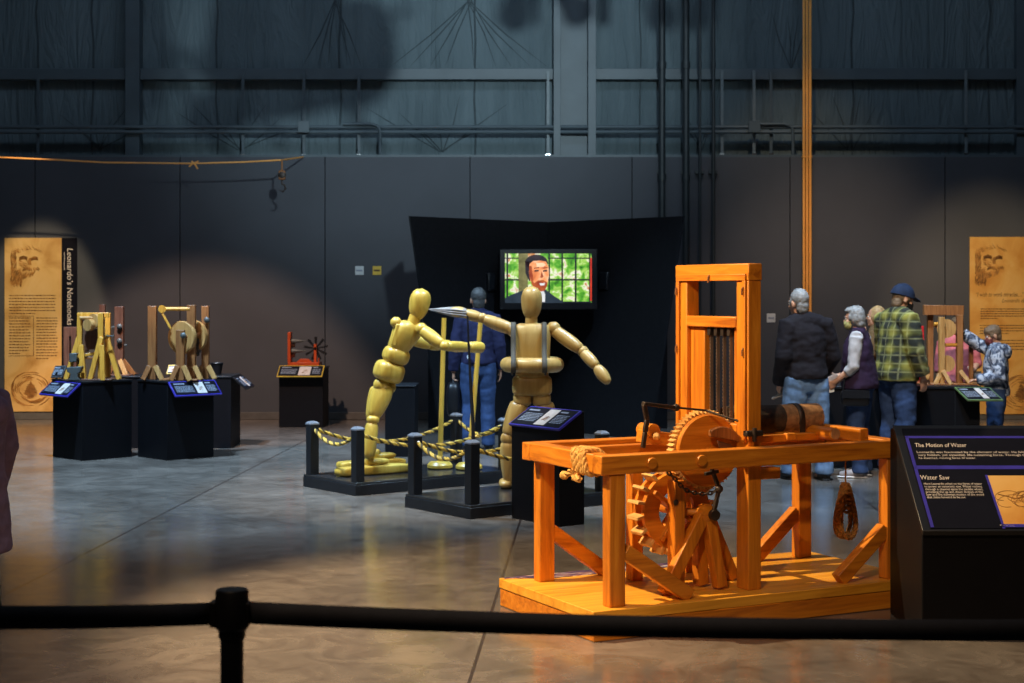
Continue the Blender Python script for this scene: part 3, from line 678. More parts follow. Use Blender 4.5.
# toothed ratchet wheel
gc = V((.852,.30,.872)); R = .200
rw = MB().lathe([(.03,-.03),(R-.016,-.03),(R-.01,-.022),(R-.01,.0),(R-.02,.004),(.03,.004)], gc, (0,1,0), 56).build('ratchet_wheel', WX, saw)
mb = MB(); T = 52; pts = []
for i in range(T):
    a0 = 2*PI*i/T; a1 = 2*PI*(i+.82)/T
    pts += [gc+V((math.cos(a0)*(R-.008), 0, math.sin(a0)*(R-.008))), gc+V((math.cos(a1)*(R+.012), 0, math.sin(a1)*(R+.012)))]
mb.prism(pts, (0,.055,0)); mb.build('toothed_rim', PALE, rw)
MB().cyl(gc+V((0,-.06,0)), gc+V((0,.5,0)), .022, 16).build('wheel_axle', WY, rw)
# curved crank plate over the wheel
cu = []
for i in range(13):
    t = i/12; a = 2.1-1.75*t; cu.append(V((.885+.14*math.cos(a), .225, .862+.14*math.sin(a))))
lo = [gc.lerp(p, .93)-V((0,0,.055*math.sin(PI*(.15+.85*i/12)))) for i, p in enumerate(cu)]
for p in lo: p.y = .225
MB().prism(cu+lo[::-1], (0,-.03,0)).build('pawl_plate', BRN, saw, bevel=.008)
MB().prism([(.865,.222,.93),(.95,.222,.905),(1.0,.222,.855),(.985,.222,.84),(.94,.222,.86),(.88,.222,.885)], (0,-.012,0)).build('pawl_dark_band', DBRN, saw, bevel=.004)  # dark brown band along the lower right edge of the plate
# iron clamp and feed lever
MB().box((.955,.075,.955), (1.06,.112,.985)).build('iron_clamp', IRON, saw, bevel=.006)
MB().cyl((1.0,.07,.93), (1.0,.07,1.0), .012, 10).build('iron_pin', IRON, saw)
def atv(px, py, v):                       # a pixel on the plane y=v of the machine
    t = (px-HX)/F; s_, c_ = math.sin(RZ), math.cos(RZ)
    ox, oy = B0.x - s_*v, B0.y + c_*v
    u = (t*oy-ox)/(c_-t*s_); Y = oy+u*s_
    return V((u, v, CH-(py-HY)/F*Y))
lv = [atv(643,448,.26), atv(645,432,.26), atv(647,420,.26), atv(644,404.5,.26)]
mb = MB()
for a, b_, w0, w1 in ((lv[0],lv[1],.022,.024),(lv[1],lv[2],.026,.026),(lv[2],lv[3],.024,.026)): mb.beam(a, b_, w0, .02, (0,1,0))
mb.build('feed_lever', IRON, saw, bevel=.004)
mb = MB(); mb.beam(atv(643,403.5,.26), atv(674,407.5,.26), .02, .034, (0,1,0)); mb.ball(atv(676,407.5,.26), .02); mb.build('lever_arm', IRON, saw, bevel=.004)
MB().tube([atv(676,407.5,.26), atv(706,410.5,.25), atv(738,421,.1)], .006, 8).build('feed_rod', IRON, saw)
# bearing block behind the lever
MB().beam(atv(640,436,.5), atv(676,440,.5), .08, .07).build('bearing_block', WX, saw, bevel=.006)
MB().cyl(atv(654,431,.44), atv(654,431,.44)+V((0,.12,0)), .038, 20).build('bearing_cap', WX, saw)
MB().lathe([(.016,0),(.02,.012),(.02,.03),(.006,.045)], atv(654,436,.45), (0,-1,0), 12).build('bearing_peg', PALE, saw)
# water wheel
wc = atv(674,510,.36); wc.y = .36; RW = .203
ww = MB()
n = 40
ww.rings([[wc+V((rr*math.cos(2*PI*k_/n), dy, rr*math.sin(2*PI*k_/n))) for k_ in range(n)] for rr, dy in ((RW-.092,-.03),(RW,-.03),(RW,.0),(RW-.092,.0))], False, True)
wheel = ww.build('water_wheel', WX, saw)
ww = MB()
ww.rings([[wc+V((rr*math.cos(2*PI*k_/n), dy, rr*math.sin(2*PI*k_/n))) for k_ in range(n)] for rr, dy in ((RW-.04,.06),(RW-.005,.06),(RW-.005,.085),(RW-.04,.085))], False, True)
ww.build('wheel_ring', WX, wheel)
for i in range(2):
    a = .95+i*PI/2; d = V((math.cos(a), 0, math.sin(a)))
    MB().beam(wc+V((0,-.016,0))-d*(RW-.02), wc+V((0,-.016,0))+d*(RW-.02), .024, .085, (0,1,0)).build('spoke', WX, wheel, bevel=.004)
for i in range(18):
    a = 2*PI*i/18; d = V((math.cos(a), 0, math.sin(a))); t_ = V((-math.sin(a), 0, math.cos(a)))
    MB().prism([wc+d*(RW-.01)+t_*.01+V((0,-.03,0)), wc+d*(RW+.038)+t_*.022+V((0,-.026,0)), wc+d*(RW+.038)+t_*.04+V((0,-.03,0)), wc+d*(RW-.01)+t_*.028+V((0,-.03,0))], (0,.11,0)).build('paddle', PALE, wheel, bevel=.003)
MB().cyl(wc+V((0,-.09,0)), wc+V((0,.35,0)), .026, 16).build('wheel_shaft', WY, wheel)
MB().lathe([(.02,0),(.035,.006),(.035,.02),(.012,.03)], wc+V((0,-.04,.03)), (0,-1,0), 14).build('iron_hub', IRON, wheel)
# upright board in front of the wheel, rear uprights
p = atv(677.5,510,.25)
sb('bearing_post', (p.x-.032,.225,.15), (p.x+.032,.30,.73), WZ)
sb('bearing_post', (p.x-.05,.62,.15), (p.x+.02,.69,.83), WZ)
# bolts on the bearing post
MB().lathe([(.012,0),(.016,.008),(.006,.014)], (p.x-.03,.225,.62), (0,-1,0), 12).build('bolt', IRON, saw)
# splayed trestle carrying the crank shaft
ap = atv(706,513,.24)
def leg(px, py, v, w, h, dx=0, v0=None, m=None):
    g = V((0,0,0)); # foot on the platform top at that pixel, plane y=v
    q = atv(px,py,v); q.z = .15
    MB().beam(ap+V((dx,(v0 or .24)-.24,-.01)), q+V((0,0,.012)), w, h, (0,1,0)).build('trestle_leg', m or WZ, saw, bevel=.005)
leg(664,581,.20,.066,.055,-.02); leg(701,577,.34,.06,.07,-.01,.3); leg(720,577,.22,.062,.06,.01); leg(732,565,.42,.065,.06,.05,.32)
MB().lathe([(.016,-.03),(.045,-.02),(.05,0),(.045,.05),(.02,.06)], ap+V((0,-.01,0)), (0,1,0), 22).build('crank_bearing', WX, saw)
MB().lathe([(.01,-.03),(.028,-.028),(.028,0),(.01,.002)], ap+V((.012,-.045,-.004)), (0,1,0), 18).build('crank_disc', IRON, saw)
MB().tube([wc+V((0,-.05,0)), V((wc.x+.08,.28,ap.z)), ap], .02, 12).build('crank_shaft', WX, saw)
# connecting rod with cross piece, and a sagging chain
ra, rb = atv(710,469,.17), atv(719,489,.17)
mb = MB(); mb.beam(ra+V((-.01,0,.05)), rb, .018, .022, (0,1,0)); mb.beam(atv(705,474,.17), atv(718,471,.17), .018, .02, (0,1,0)); mb.ball(rb, .022); mb.beam(rb, ap+V((.012,-.05,0)), .018, .022, (0,1,0))
mb.build('connecting_rod', IRON, saw, bevel=.003)
def chain(pts, name='chain'):
    pts = [V(q) for q in pts]; d = [0]
    for i in range(1, len(pts)): d.append(d[-1]+(pts[i]-pts[i-1]).length)
    n = int(d[-1]/.022); mb = MB()
    for k_ in range(n):
        t = d[-1]*(k_+.5)/n; i = 1
        while i < len(d)-1 and d[i] < t: i += 1
        q = pts[i-1].lerp(pts[i], (t-d[i-1])/(d[i]-d[i-1])); dr = (pts[i]-pts[i-1]).normalized(); x, y, _ = frame(dr)
        n_ = x if k_ % 2 else y
        mb.tube([q+dr*.015*math.cos(2*PI*j/10)+n_*.009*math.sin(2*PI*j/10) for j in range(10)], .0045, 5, True)
    return mb.build(name, IRON if name == 'chain' else CHROME, saw)
chain([atv(668,472,.2), atv(676,480,.2), atv(684,489,.19), atv(692,492.5,.18), atv(703,494,.18), atv(713,492.5,.17), rb])
# log on its carriage
lg = MB(); rr = []
n = 26
lc = lambda u: V((u,.50,1.003))
for i in range(13):
    u = 1.11+.36*i/12
    rr.append([lc(u)+V((0, (.078+.006*noise.noise(V((u*6,math.cos(2*PI*k_/n)*2,math.sin(2*PI*k_/n)*2))))*math.cos(2*PI*k_/n), (.078+.006*noise.noise(V((u*6,math.cos(2*PI*k_/n)*2,math.sin(2*PI*k_/n)*2+5))))*math.sin(2*PI*k_/n))) for k_ in range(n)])
lg.rings(rr); lgo = lg.build('log', BARK); 
lgo.matrix_basis = saw.matrix_basis.copy(); tag(lgo, 'dark bark-covered log with a stripped end, lying on the saw carriage', 'log')
mb = MB(); rr = []
for i in range(8):
    u = 1.468+.26*i/7
    rr.append([lc(u)+V((0, (.076+.004*noise.noise(V((u*9,math.cos(2*PI*k_/n)*2,3))))*math.cos(2*PI*k_/n), .077*math.sin(2*PI*k_/n))) for k_ in range(n)])
mb.rings(rr); st = mb.build('stripped_end', BARK2, lgo)
MB().lathe([(.01,0),(.07,0),(.07,.004),(.01,.004)], lc(1.728), (1,0,0), 26).build('end_grain', ENDG, lgo)
mb = MB(); mb.rings([[lc(u)+V((0,.082*math.cos(a),.082*math.sin(a))) for a in [PI*(-.12)+PI*1.24*k_/14 for k_ in range(15)]] for u in (1.555,1.59)], False); 
so = mb.build('log_strap', IRON, saw); so.modifiers.new('s','SOLIDIFY').thickness = .006
for v in (.417,.577): sb('strap_leg', (1.555,v,.885), (1.59,v+.007,1.0), IRON, .002)
car = sb('carriage', (1.08,.37,.885), (1.75,.43,.928), WX); sb('carriage_rail', (1.08,.57,.885), (1.75,.63,.928), WX, .005, car)
for u in (1.15, 1.42, 1.68): sb('carriage_crosspiece', (u,.35,.893), (u+.06,.65,.933), WY, .004, car)
sb('carriage_end_bar', (1.745,.14,.888), (1.805,.72,.962), WY)
ro = MB().cyl((1.655,.24,.93), (1.655,.68,.93), .034, 22).build('carriage_roller', WY, saw)
MB().lathe([(.008,0),(.03,.002),(.03,.006),(.008,.007)], (1.655,.24,.93), (0,-1,0), 20).build('roller_cap', ENDG, ro)
for z0, v in ((.64,.26),): sb('lower_rail', (1.12,.28,.70), (1.32,.36,.76), WX)
# rope lashing round the left end beam
rp = thing('rope_lashing', 'thick pale rope wound round the left end beam of the wooden saw', 'rope', B0 + Matrix.Rotation(RZ,3,'Z')@V((.108,.24,.855)), RZ)
mb = MB()
pts = []
for i in range(6*28+1):
    a = 2*PI*i/28; t = i/(6*28)
    q = V((math.cos(a), 0, math.sin(a))); s_ = 1/max(abs(q.x), abs(q.z))**.75
    pts.append(V((q.x*s_*.053, -.068+.138*t+.03*q.z, q.z*s_*.057)))
mb.rope(pts, .0165); mb.build('coil', ROPEO, rp)
mb = MB(); mb.rope([(-.045,.06,-.065),(-.05,.02,-.085),(-.06,-.02,-.09),(-.075,.03,-.08)], .017); mb.build('tail', ROPEO, rp)
mb = MB(); mb.rope([(-.065,.05,-.05),(-.075,.085,-.068),(-.07,.115,-.08)], .018); mb.build('knot_end', ROPEO, rp)
MB().sup((-.072,.125,-.08), (.022,0,0), (0,.024,0), (0,0,.022), 2.2).build('frayed_end', ROPEO, rp)
# hanging hank of rope at the right end
hp = V((1.935,.50,0)); W = Matrix.Rotation(RZ,3,'Z')
hr = thing('hanging_rope_hank', 'looped hank of dark rope hanging from the right end of the wooden saw', 'rope', B0+W@V((hp.x,hp.y,.808)), RZ)
MB().tube([(0,0,0),(0,0,-.19)], .005, 6).build('string', ROPEB, hr)
mb = MB()
for j in range(5):
    w = .055+.012*(j%3)-.003*j; y = (j-2)*.017; L = .50-.012*(j%2)
    pts = []
    for i in range(33):
        t = i/32; a = 2*PI*t
        zz = -.19-(L-.19)*(1-math.cos(a))/2
        k2 = ((1-math.cos(a))/2); wid = (.02+(w-.0)*k2**1.2)
        pts.append(V((math.sin(a)*wid*1.05, y*(.5+.5*k2), zz)))
    mb.rope(pts, .012)
mb.build('loops', ROPEB, hr)
mb = MB(); mb.rope([V((.024*math.cos(a), .03*math.sin(a), -.20-.16*a/(2*PI*6))) for a in [2*PI*6*i/120 for i in range(121)]], .010); mb.build('wrap', ROPEB, hr)
# ================================================================== SIGN HELPER
def sign(parent, bl, xd, yd, border, split=(.42,.58), bars=True, th=.018, title=None, world=True):
    """flat information board: bl = lower left corner, xd / yd = full width and height vectors"""
    bl, xd, yd = V(bl), V(xd), V(yd); n = xd.cross(yd).normalized()
    q = lambda a, b_, k: bl + xd*a + yd*b_ + n*k
    brd = MB().prism([q(0,0,0),q(1,0,0),q(1,1,0),q(0,1,0)], -n*th).build('sign_board', border, parent, world=world, bevel=.002)
    mx = .012/xd.length*1.0; my = .012/yd.length
    MB().prism([q(mx,my,.0),q(1-mx,my,.0),q(1-mx,1-my,.0),q(mx,1-my,.0)], n*.002).build('sign_panel', PANEL, brd, world=world)
    a, b_ = split
    if b_ > a: MB().prism([q(a,my*2,.002),q(b_,my*2,.002),q(b_,1-my*2,.002),q(a,1-my*2,.002)], n*.0015).build('sign_picture', WHITEP, brd, world=world)
    rnd = random.Random(len(bpy.data.objects))
    for x0, x1 in ((.07,a-.04),(b_+.04,.94)):
        if x1-x0 < .08: continue
        mb = MB()
        ys = [.62-.075*i for i in range(6)]
        for y in ys:
            x = x0
            while x < x1-.02:
                w = min(x1-x, rnd.uniform(.02,.06)); mb.poly([q(x,y,.0028),q(x+w,y,.0028),q(x+w,y+.035,.0028),q(x,y+.035,.0028)]); x += w+.009
        mb.poly([q(x0,.77,.0028),q(x0+(x1-x0)*.6,.77,.0028),q(x0+(x1-x0)*.6,.84,.0028),q(x0,.84,.0028)])
        mb.build('sign_lettering', INKG, brd, world=world)
    if b_ > a:
        mb = MB(); c = q((a+b_)/2,.42,.0042); ex = xd.normalized(); ey = yd.normalized(); s_ = min((b_-a)*xd.length, yd.length)*.28
        for k_ in range(5):
            mb.tube([c+ex*(s_*(.4+.12*k_)*math.cos(t*.45+k_))+ey*(s_*(.3+.14*k_)*math.sin(t*.45+k_*1.7)) for t in range(9)], .0018, 4)
        mb.build('sign_drawing', SKETCH, brd, world=world)
    return brd

# ================================================================== MANNEQUIN PLATFORMS
DU, DV = V((.789,.615,0)), V((-.615,.789,0)); RP = math.atan2(.615,.789)
def post_platform(lab, loc, W_, D_, H_, posts, ropes, gh, pw=.084):
    t = thing('display_platform', lab, 'platform', loc, RP)
    MB().box((0,0,0), (W_,D_,H_-.02)).build('platform_base', SAT, t, bevel=.004)
    MB().box((.005,.005,H_-.02), (W_-.005,D_-.005,H_)).build('deck', DECK, t, bevel=.003)
    for (u, v) in posts:
        p_ = MB().box((u-pw/2,v-pw/2,H_), (u+pw/2,v+pw/2,gh)).build('barrier_post', SAT, t, bevel=.004)
        MB().rings([[V((u+sx*pw*k_/2, v+sy*pw*k_/2, gh+dz)) for sx, sy in ((-1,-1),(1,-1),(1,1),(-1,1))] for k_, dz in ((1.06,0),(1.06,.012),(.6,.03))]).build('post_cap', CAPM, p_)
    for a, b_, drop in ropes:
        (u0,v0), (u1,v1) = a, b_; d = (V((u1,v1,0))-V((u0,v0,0))).normalized()*pw*.55
        mb = MB(); mb.rope(sag(V((u0,v0,gh-.045))+d, V((u1,v1,gh-.045))-d, drop, 20), .0175, .10, 6, (0,1))
        r_ = mb.build('rope', ROPE, t)
        mb = MB(); mb.rope(sag(V((u0,v0,gh-.045))+d, V((u1,v1,gh-.045))-d, drop, 20), .0175, .10, 6, (2,)); mb.build('gap_shade_strand', ROPED, r_)  # third strand coloured dark as the shaded gaps between the gold ones
        for q in (V((u0,v0,gh-.045))+d*.9, V((u1,v1,gh-.045))-d*.9): pass
        MB().ball(V((u0,v0,gh-.045))+d, .016).build('rope_eye', CHROME, r_); MB().ball(V((u1,v1,gh-.045))-d, .016).build('rope_eye', CHROME, r_)
    return t
o1 = G(355.6,496.2); W1, D1 = 1.68, .86
i_ = .06
c1 = [(i_,i_),(W1-i_,i_),(W1-i_,D1-i_),(i_,D1-i_)]
pf1 = post_platform('low black platform with rope posts under the leaning mannequin', o1, W1, D1, .11, c1,
    [(c1[0],c1[1],.13),(c1[3],c1[2],.15),(c1[0],c1[3],.10),(c1[1],c1[2],.10)], .545)
o2 = G(470.5,519.5); W2, D2 = 1.42, .88
c2 = [(i_,i_),(W2-i_,i_),(W2-i_,D2-i_),(i_,D2-i_)]
pf2 = post_platform('low black platform with rope posts under the standing mannequin, behind the sign pedestal', o2, W2, D2, .105, c2,
    [(c2[0],c2[1],.12),(c2[3],c2[2],.12),(c2[0],c2[3],.10),(c2[1],c2[2],.10)], .56)
Y1, Y2 = 13.85, 13.05
# floats, poles
def disc_pole(px_b, py_b, px_t, py_t, lab, r=.115):
    b_ = G(px_b, py_b, .11); t = thing('float_pole', lab, 'pole', b_, 0, 'poles with disc floats')
    MB().lathe([(r*.75,0),(r,.012),(r,.035),(r*.8,.06),(.03,.068)], (0,0,0), (0,0,1), 26).build('disc_float', MAN, t)
    top = P(px_t,py_t,b_.y)-b_
    MB().cyl((0,0,.06), top, .023, 14, .021).build('pole', MAN, t)
    return t
disc_pole(440,468.5,444,318, 'tall yellow wooden pole on a round disc, nearer the leaning mannequin')
disc_pole(469,469.5,480.5,322, 'tilted yellow wooden pole on a round disc, left of the standing mannequin', .12)
# ------------------------------------------------- leaning mannequin
def at1(px, py, dy=0.0): return P(px, py, Y1+dy)
m1 = thing('artist_mannequin', 'life-size wooden mannequin leaning forward with both hands on poles', 'mannequin', V((at1(370,0).x, Y1-.1, .11)), 0, 'wooden mannequins')
def bead(name, a, b_, r0, rm, r1, m=MAN, root=None, mid=.5): return MB().bead(a, b_, r0, rm, r1, 18, 14, mid).build(name, m, root, world=True, smooth=60)
def block(name, c, X, Y, Z, e=3.2, m=MAN, root=None): return MB().sup(c, X, Y, Z, e, 28, 18).build(name, m, root, world=True, smooth=60)
tl = math.radians(17); AX = V((math.sin(tl),0,math.cos(tl))); SX = V((math.cos(tl)*.80,.60,-math.sin(tl)*.8)).normalized(); SY = AX.cross(SX)
def lean(c, rx, ry, rz, name, e=3.2): return block(name, c, SX*rx, SY*ry, AX*rz, e, MAN, m1)
hl = math.radians(8); HA = V((math.sin(hl),0,math.cos(hl)))
MB().egg(at1(416.3,320), at1(422.6,288.5), .100).build('head', MAN, m1, world=True, smooth=60)
MB().cyl(at1(412.8,324.5), at1(416,314), .056, 18, .05).build('neck', MAN, m1, world=True)
ch = MB(); rr = []
for cx_, cy_, a_, b_ in ((397.5,351,.085,.07),(399,347,.098,.082),(402.5,341,.112,.09),(406,334,.126,.095),(408.5,328.5,.130,.092),(410.5,324,.105,.075),(411.3,322,.06,.045)):
    c_ = at1(cx_,cy_); rr.append([c_+SX*(math.copysign(abs(math.cos(2*PI*k_/28))**.8,math.cos(2*PI*k_/28))*a_)+SY*(math.copysign(abs(math.sin(2*PI*k_/28))**.8,math.sin(2*PI*k_/28))*b_) for k_ in range(28)])
ch.rings(rr); ch.build('chest', MAN, m1, world=True, smooth=60)
MB().beam(at1(393.5,346,-.09), at1(399,324,-.09), .05, .03, (0,1,0)).build('shoulder_strap', MAN, m1, world=True, bevel=.012)
lean(at1(396,355.5), .118, .095, .078, 'waist', 2.8)
lean(at1(389,371.5), .130, .105, .092, 'pelvis', 3.2)
MB().ball(at1(396,322.5,-.05), .05).build('shoulder_joint', MAN, m1, world=True); MB().ball(at1(421.5,329,-.06), .055).build('shoulder_joint', MAN, m1, world=True)
bead('upper_arm', at1(422,329.5,-.07), at1(443,346,-.16), .05, .058, .043, MAN, m1)
MB().ball(at1(444.5,346,-.17), .045).build('elbow_joint', MAN, m1, world=True)
bead('forearm', at1(446,346,-.17), at1(470,347.5,.2), .042, .048, .036, MAN, m1)
bead('hand', at1(468.5,347,.2), at1(482.5,347.5,.33), .04, .052, .046, MAN, m1)
bead('upper_arm', at1(412,340,.18), at1(430,345,.28), .045, .05, .04, MAN, m1)
bead('forearm', at1(429,345,.28), at1(441,346,.40), .04, .045, .036, MAN, m1)
bead('hand', at1(438,345,.4), at1(450,345,.56), .038, .048, .04, MAN, m1)
# legs: near and far
MB().ball(at1(381,385,-.02), .068).build('hip_joint', MAN, m1, world=True); MB().ball(at1(388,387,.07), .07).build('hip_joint', MAN, m1, world=True)
bead('thigh', at1(385.5,383,.02), at1(373.5,418,-.05), .078, .092, .050, MAN, m1, .3)
bead('thigh', at1(378,386,.12), at1(370.5,420,.10), .06, .068, .045, MAN, m1, .3)
MB().sup(at1(373,419.5,-.06), (.056,0,.0), (0,.06,0), (.0,0,.038), 2.5).build('knee_joint', MAN, m1, world=True)
bead('shin', at1(372.5,421,-.06), at1(367.5,459,-.12), .046, .060, .034, MAN, m1, .35)
bead('shin', at1(371.5,421,.12), at1(370.5,459,.14), .045, .055, .036, MAN, m1, .35)
def pad(px0, py0, px1, py1, w, h, lab, foot_px, foot_root, shin_dy):
    a, b_ = G(px0,py0,.11), G(px1,py1,.11); d = (b_-a); L = d.length; ang = math.atan2(d.y, d.x)
    t = thing('float_shoe', lab, 'float shoe', (a+b_)/2, ang, 'long wooden float shoes')
    MB().sup((0,0,h/2), (L/2,0,0), (0,w/2,0), (0,0,h/2), 5.5, 40, 14).build('float_board', MAN, t, smooth=60)
    fb = (a+b_)/2
    return t, fb, h, V((math.cos(ang), math.sin(ang), 0))
for (pa, fx, dy, lab) in (((336.5,477.0,408,471.5), 377, 0, 'long rounded wooden float shoe under the near foot of the leaning mannequin'),
                      ((338,470.5,404,466.0), 384, 0, 'long rounded wooden float shoe under the far foot of the leaning mannequin')):
    t, fb, h, d = pad(*pa, .15, .080, lab, fx, m1, 0)
    tt = (fx-pa[0])/(pa[2]-pa[0]); c = G(pa[0],pa[1],.11).lerp(G(pa[2],pa[3],.11), tt); c.z = .190
    MB().sup(c+V((0,0,.027)), d*.115, V((-d.y,d.x,0))*.05, V((0,0,.03)), 2.5).build('foot', MAN, m1, world=True, smooth=60)
    an = c-d*.08+V((0,0,.05)); MB().ball(an, .042).build('ankle_joint', MAN, m1, world=True)
# ------------------------------------------------- standing mannequin (seen from behind)
def at2(px, py, dy=0.0): return P(px, py, Y2+dy)
m2 = thing('artist_mannequin', 'life-size wooden mannequin standing with arms out, wearing a ring at its waist', 'mannequin', V((at2(532,0).x, Y2, .105)), 0, 'wooden mannequins')
b2 = lambda name, a, b_, r0, rm, r1, mid=.5: bead(name, a, b_, r0, rm, r1, MAN2, m2, mid)
MB().egg(at2(531.3,320.5), at2(531.8,286), .094).build('head', MAN2, m2, world=True, smooth=60)
MB().cyl(at2(531.3,325), at2(531.3,315), .05, 18, .046).build('neck', MAN2, m2, world=True)
ch = MB(); hw = [(.135,.085),(.150,.10),(.155,.105),(.158,.10),(.150,.085),(.10,.06)]; ys_ = [372,358,345,334,326,323.5]
ch.rings([[at2(531.5,y)+V((math.copysign(abs(math.cos(2*PI*k_/28))**.7,math.cos(2*PI*k_/28))*a, math.copysign(abs(math.sin(2*PI*k_/28))**.7,math.sin(2*PI*k_/28))*b_, 0)) for k_ in range(28)] for (a,b_), y in zip(hw, ys_)])
ch.build('chest', MAN2, m2, world=True, smooth=60)
MB().lathe([(.12,0),(.135,.01),(.135,.05),(.12,.06)], at2(532,377), (0,0,1), 26).build('waist', MAN2, m2, world=True)
block('pelvis', at2(532,385.5), V((.162,0,0)), V((0,.115,0)), V((0,0,.085)), 5, MAN2, m2)
for s_ in (-1, 1): block('hip_block', at2(532+s_*9.5,399), V((.076,0,0)), V((0,.085,0)), V((0,0,.058)), 3.5, MAN2, m2)
b2('thigh', at2(521,402), at2(508,437,-.03), .078, .085, .055, .3); b2('thigh', at2(543,402), at2(552,437,.0), .078, .085, .055, .3)
MB().ball(at2(507.5,438.5,-.03), .058).build('knee_joint', MAN2, m2, world=True); MB().ball(at2(552.5,438.5), .058).build('knee_joint', MAN2, m2, world=True)
b2('shin', at2(507.5,440,-.03), at2(509,483,-.0), .055, .066, .040, .35); b2('shin', at2(552.5,440), at2(554,484), .055, .066, .040, .35)
for px in (508, 555):
    c = at2(px,0); MB().ball((c.x,Y2,.17), .042).build('ankle_joint', MAN2, m2, world=True)
    MB().sup((c.x-.02,Y2+.06,.143), (.055,0,0), (0,.135,0), (0,0,.038), 2.6).build('foot', MAN2, m2, world=True, smooth=60)
MB().ball(at2(513,330), .056).build('shoulder_joint', MAN2, m2, world=True); MB().ball(at2(553.5,328.5), .058).build('shoulder_joint', MAN2, m2, world=True)
b2('upper_arm', at2(513,330), at2(483,318.5,.05), .046, .054, .040); MB().ball(at2(482,318,.05), .043).build('elbow_joint', MAN2, m2, world=True)
b2('forearm', at2(481,318,.05), at2(465,313.2,.1), .040, .046, .036)
b2('upper_arm', at2(553,329.5), at2(582,350.5,-.1), .048, .056, .043); MB().ball(at2(583,351.5,-.1), .046).build('elbow_joint', MAN2, m2, world=True)
b2('forearm', at2(583,352,-.1), at2(597,367,-.2), .042, .048, .034)
h = MB().bead(at2(596,366,-.2), at2(609,383.5,-.27), .032, .050, .026, 18, 14, .45); h.build('hand', MAN2, m2, world=True, smooth=60)
# ring, glove, cord (worn / held: things of their own)
rg = thing('lifebelt', 'round wooden-looking swim ring with grey straps round the standing mannequin', 'swim ring', at2(532,364.5))
mb = MB(); rr_ = .195
mb.tube([V((rr_*1.02*math.cos(a), rr_*.98*math.sin(a), 0)) for a in [2*PI*k_/40 for k_ in range(40)]], .062, 18, True); mb.build('ring', MAN2, rg, smooth=60)
for sx in (-.152, .098):
    mb = MB(); pts = []
    mb.rings([[V((sx+dx, y, z)) for dx in (-.02,.02)] for y, z in ((-.26,-.055),(-.275,.0),(-.24,.055),(-.165,.09),(-.125,.20),(-.118,.30),(-.06,.345),(.05,.345),(.12,.28),(.125,.15),(.16,.085))], False)
    so = mb.build('strap', STRAPM, rg); so.modifiers.new('s','SOLIDIFY').thickness = .008
    mb = MB(); mb.tube([V((sx*1.06, -rr_*.78+.073*math.cos(a)-.02, .073*math.sin(a))) for a in [2*PI*k_/16 for k_ in range(16)]], .008, 6, True); mb.build('strap_loop', STRAPM, rg)
gl = thing('webbed_glove', 'long pointed grey webbed glove on the raised hand of the standing mannequin', 'glove', at2(466,313,.1))
a, b_ = at2(466.5,313.2,.1), at2(429,309.5,.25)
g_ = MB(); rr = []
for t, w, hh in ((0,.040,.040),(.15,.046,.045),(.35,.044,.036),(.6,.031,.024),(.85,.015,.012),(1,.005,.005)):
    c = a.lerp(b_, t); rr.append([c+V((0, hh*math.cos(2*PI*k_/14), w*math.sin(2*PI*k_/14))) for k_ in range(14)])
g_.rings(rr); g_.build('web', GLOVE, gl, world=True, smooth=50)
for dz in (-.02, .0, .02):
    MB().tube([a+V((0,-.055,dz)), a.lerp(b_,.4)+V((0,-.045,dz*.9)), a.lerp(b_,.95)+V((0,-.012,dz*.2))], .007, 6).build('finger_rib', GLOVE, gl, world=True)
b2('hand', at2(466,313,.1), at2(451,311,.16), .036, .045, .03)
cp_ = [at2(467.5,316,.04), at2(468.5,340,.0), at2(470.5,380,-.05), at2(473,425,-.12)]
cp_.append(V((P(474.5,0,12.8).x, 12.8, .112)))
tag(MB().tube(cp_, [.007,.009,.012,.015,.018], 8).build('swim_stick', BLKP), 'thin dark stick hanging down from the webbed glove to the platform', 'stick')

# ================================================================== SIGN PEDESTAL IN FRONT OF THE STANDING MANNEQUIN
def slant_pedestal(name, lab, fl, fr, depth, z0, z1, m=BLK, kick=True):
    fl, fr = V(fl), V(fr); fl.z = fr.z = 0
    x = (fr-fl); w = x.length; ang = math.atan2(x.y, x.x)
    t = thing(name, lab, 'pedestal', (fl+fr)/2, ang)
    mb = MB(); d = depth
    mb.prism([(-w/2,0,0),(-w/2,0,z0),(-w/2,d*.86,z1),(-w/2,d,z1),(-w/2,d,0)], (w,0,0))
    mb.build('pedestal_body', m, t, bevel=.004)
    return t, w
fl, fr = G(511.5,518), G(559.5,527)
sp_, w_ = slant_pedestal('sign_pedestal', 'black slant-topped sign pedestal just left of the orange saw', fl, fr, .235, .705, .83)
s0, s1 = (.705,0), (.86,.28)
sign(sp_, mw(sp_)@V((-w_/2-.012,-.02,.712)), mw(sp_).to_3x3()@V((w_+.024,0,0)), mw(sp_).to_3x3()@V((0,.215,.126)), BLUE, (.46,.66))

# ================================================================== LARGE CONSOLE AT RIGHT
cx0, cy0 = 2.006, 7.83
con = thing('sign_console', 'large black slanted sign console at the right edge beside the saw', 'sign console', (cx0+.75,cy0+.3,0), 0)
CWD = 1.5
mb = MB(); mb.prism([(cx0,cy0,.0),(cx0,cy0,.535),(cx0,8.40,.985),(cx0,8.49,.985),(cx0,8.49,0)], (CWD,0,0)); mb.build('console_body', BLK, con, world=True, bevel=.006)
mb = MB(); mb.prism([(cx0-.004,cy0-.022,.515),(cx0-.004,cy0-.030,.540),(cx0-.004,8.405,1.006),(cx0-.004,8.415,.982)], (CWD+.008,0,0)); top = mb.build('sign_tray', BLKP, con, world=True, bevel=.004)
sdir = V((0,8.405-cy0+.030,1.006-.540)); SL = sdir.length; sdir.normalize(); sn = V((1,0,0)).cross(sdir).normalized(); so_ = V((cx0,cy0-.030,.541))
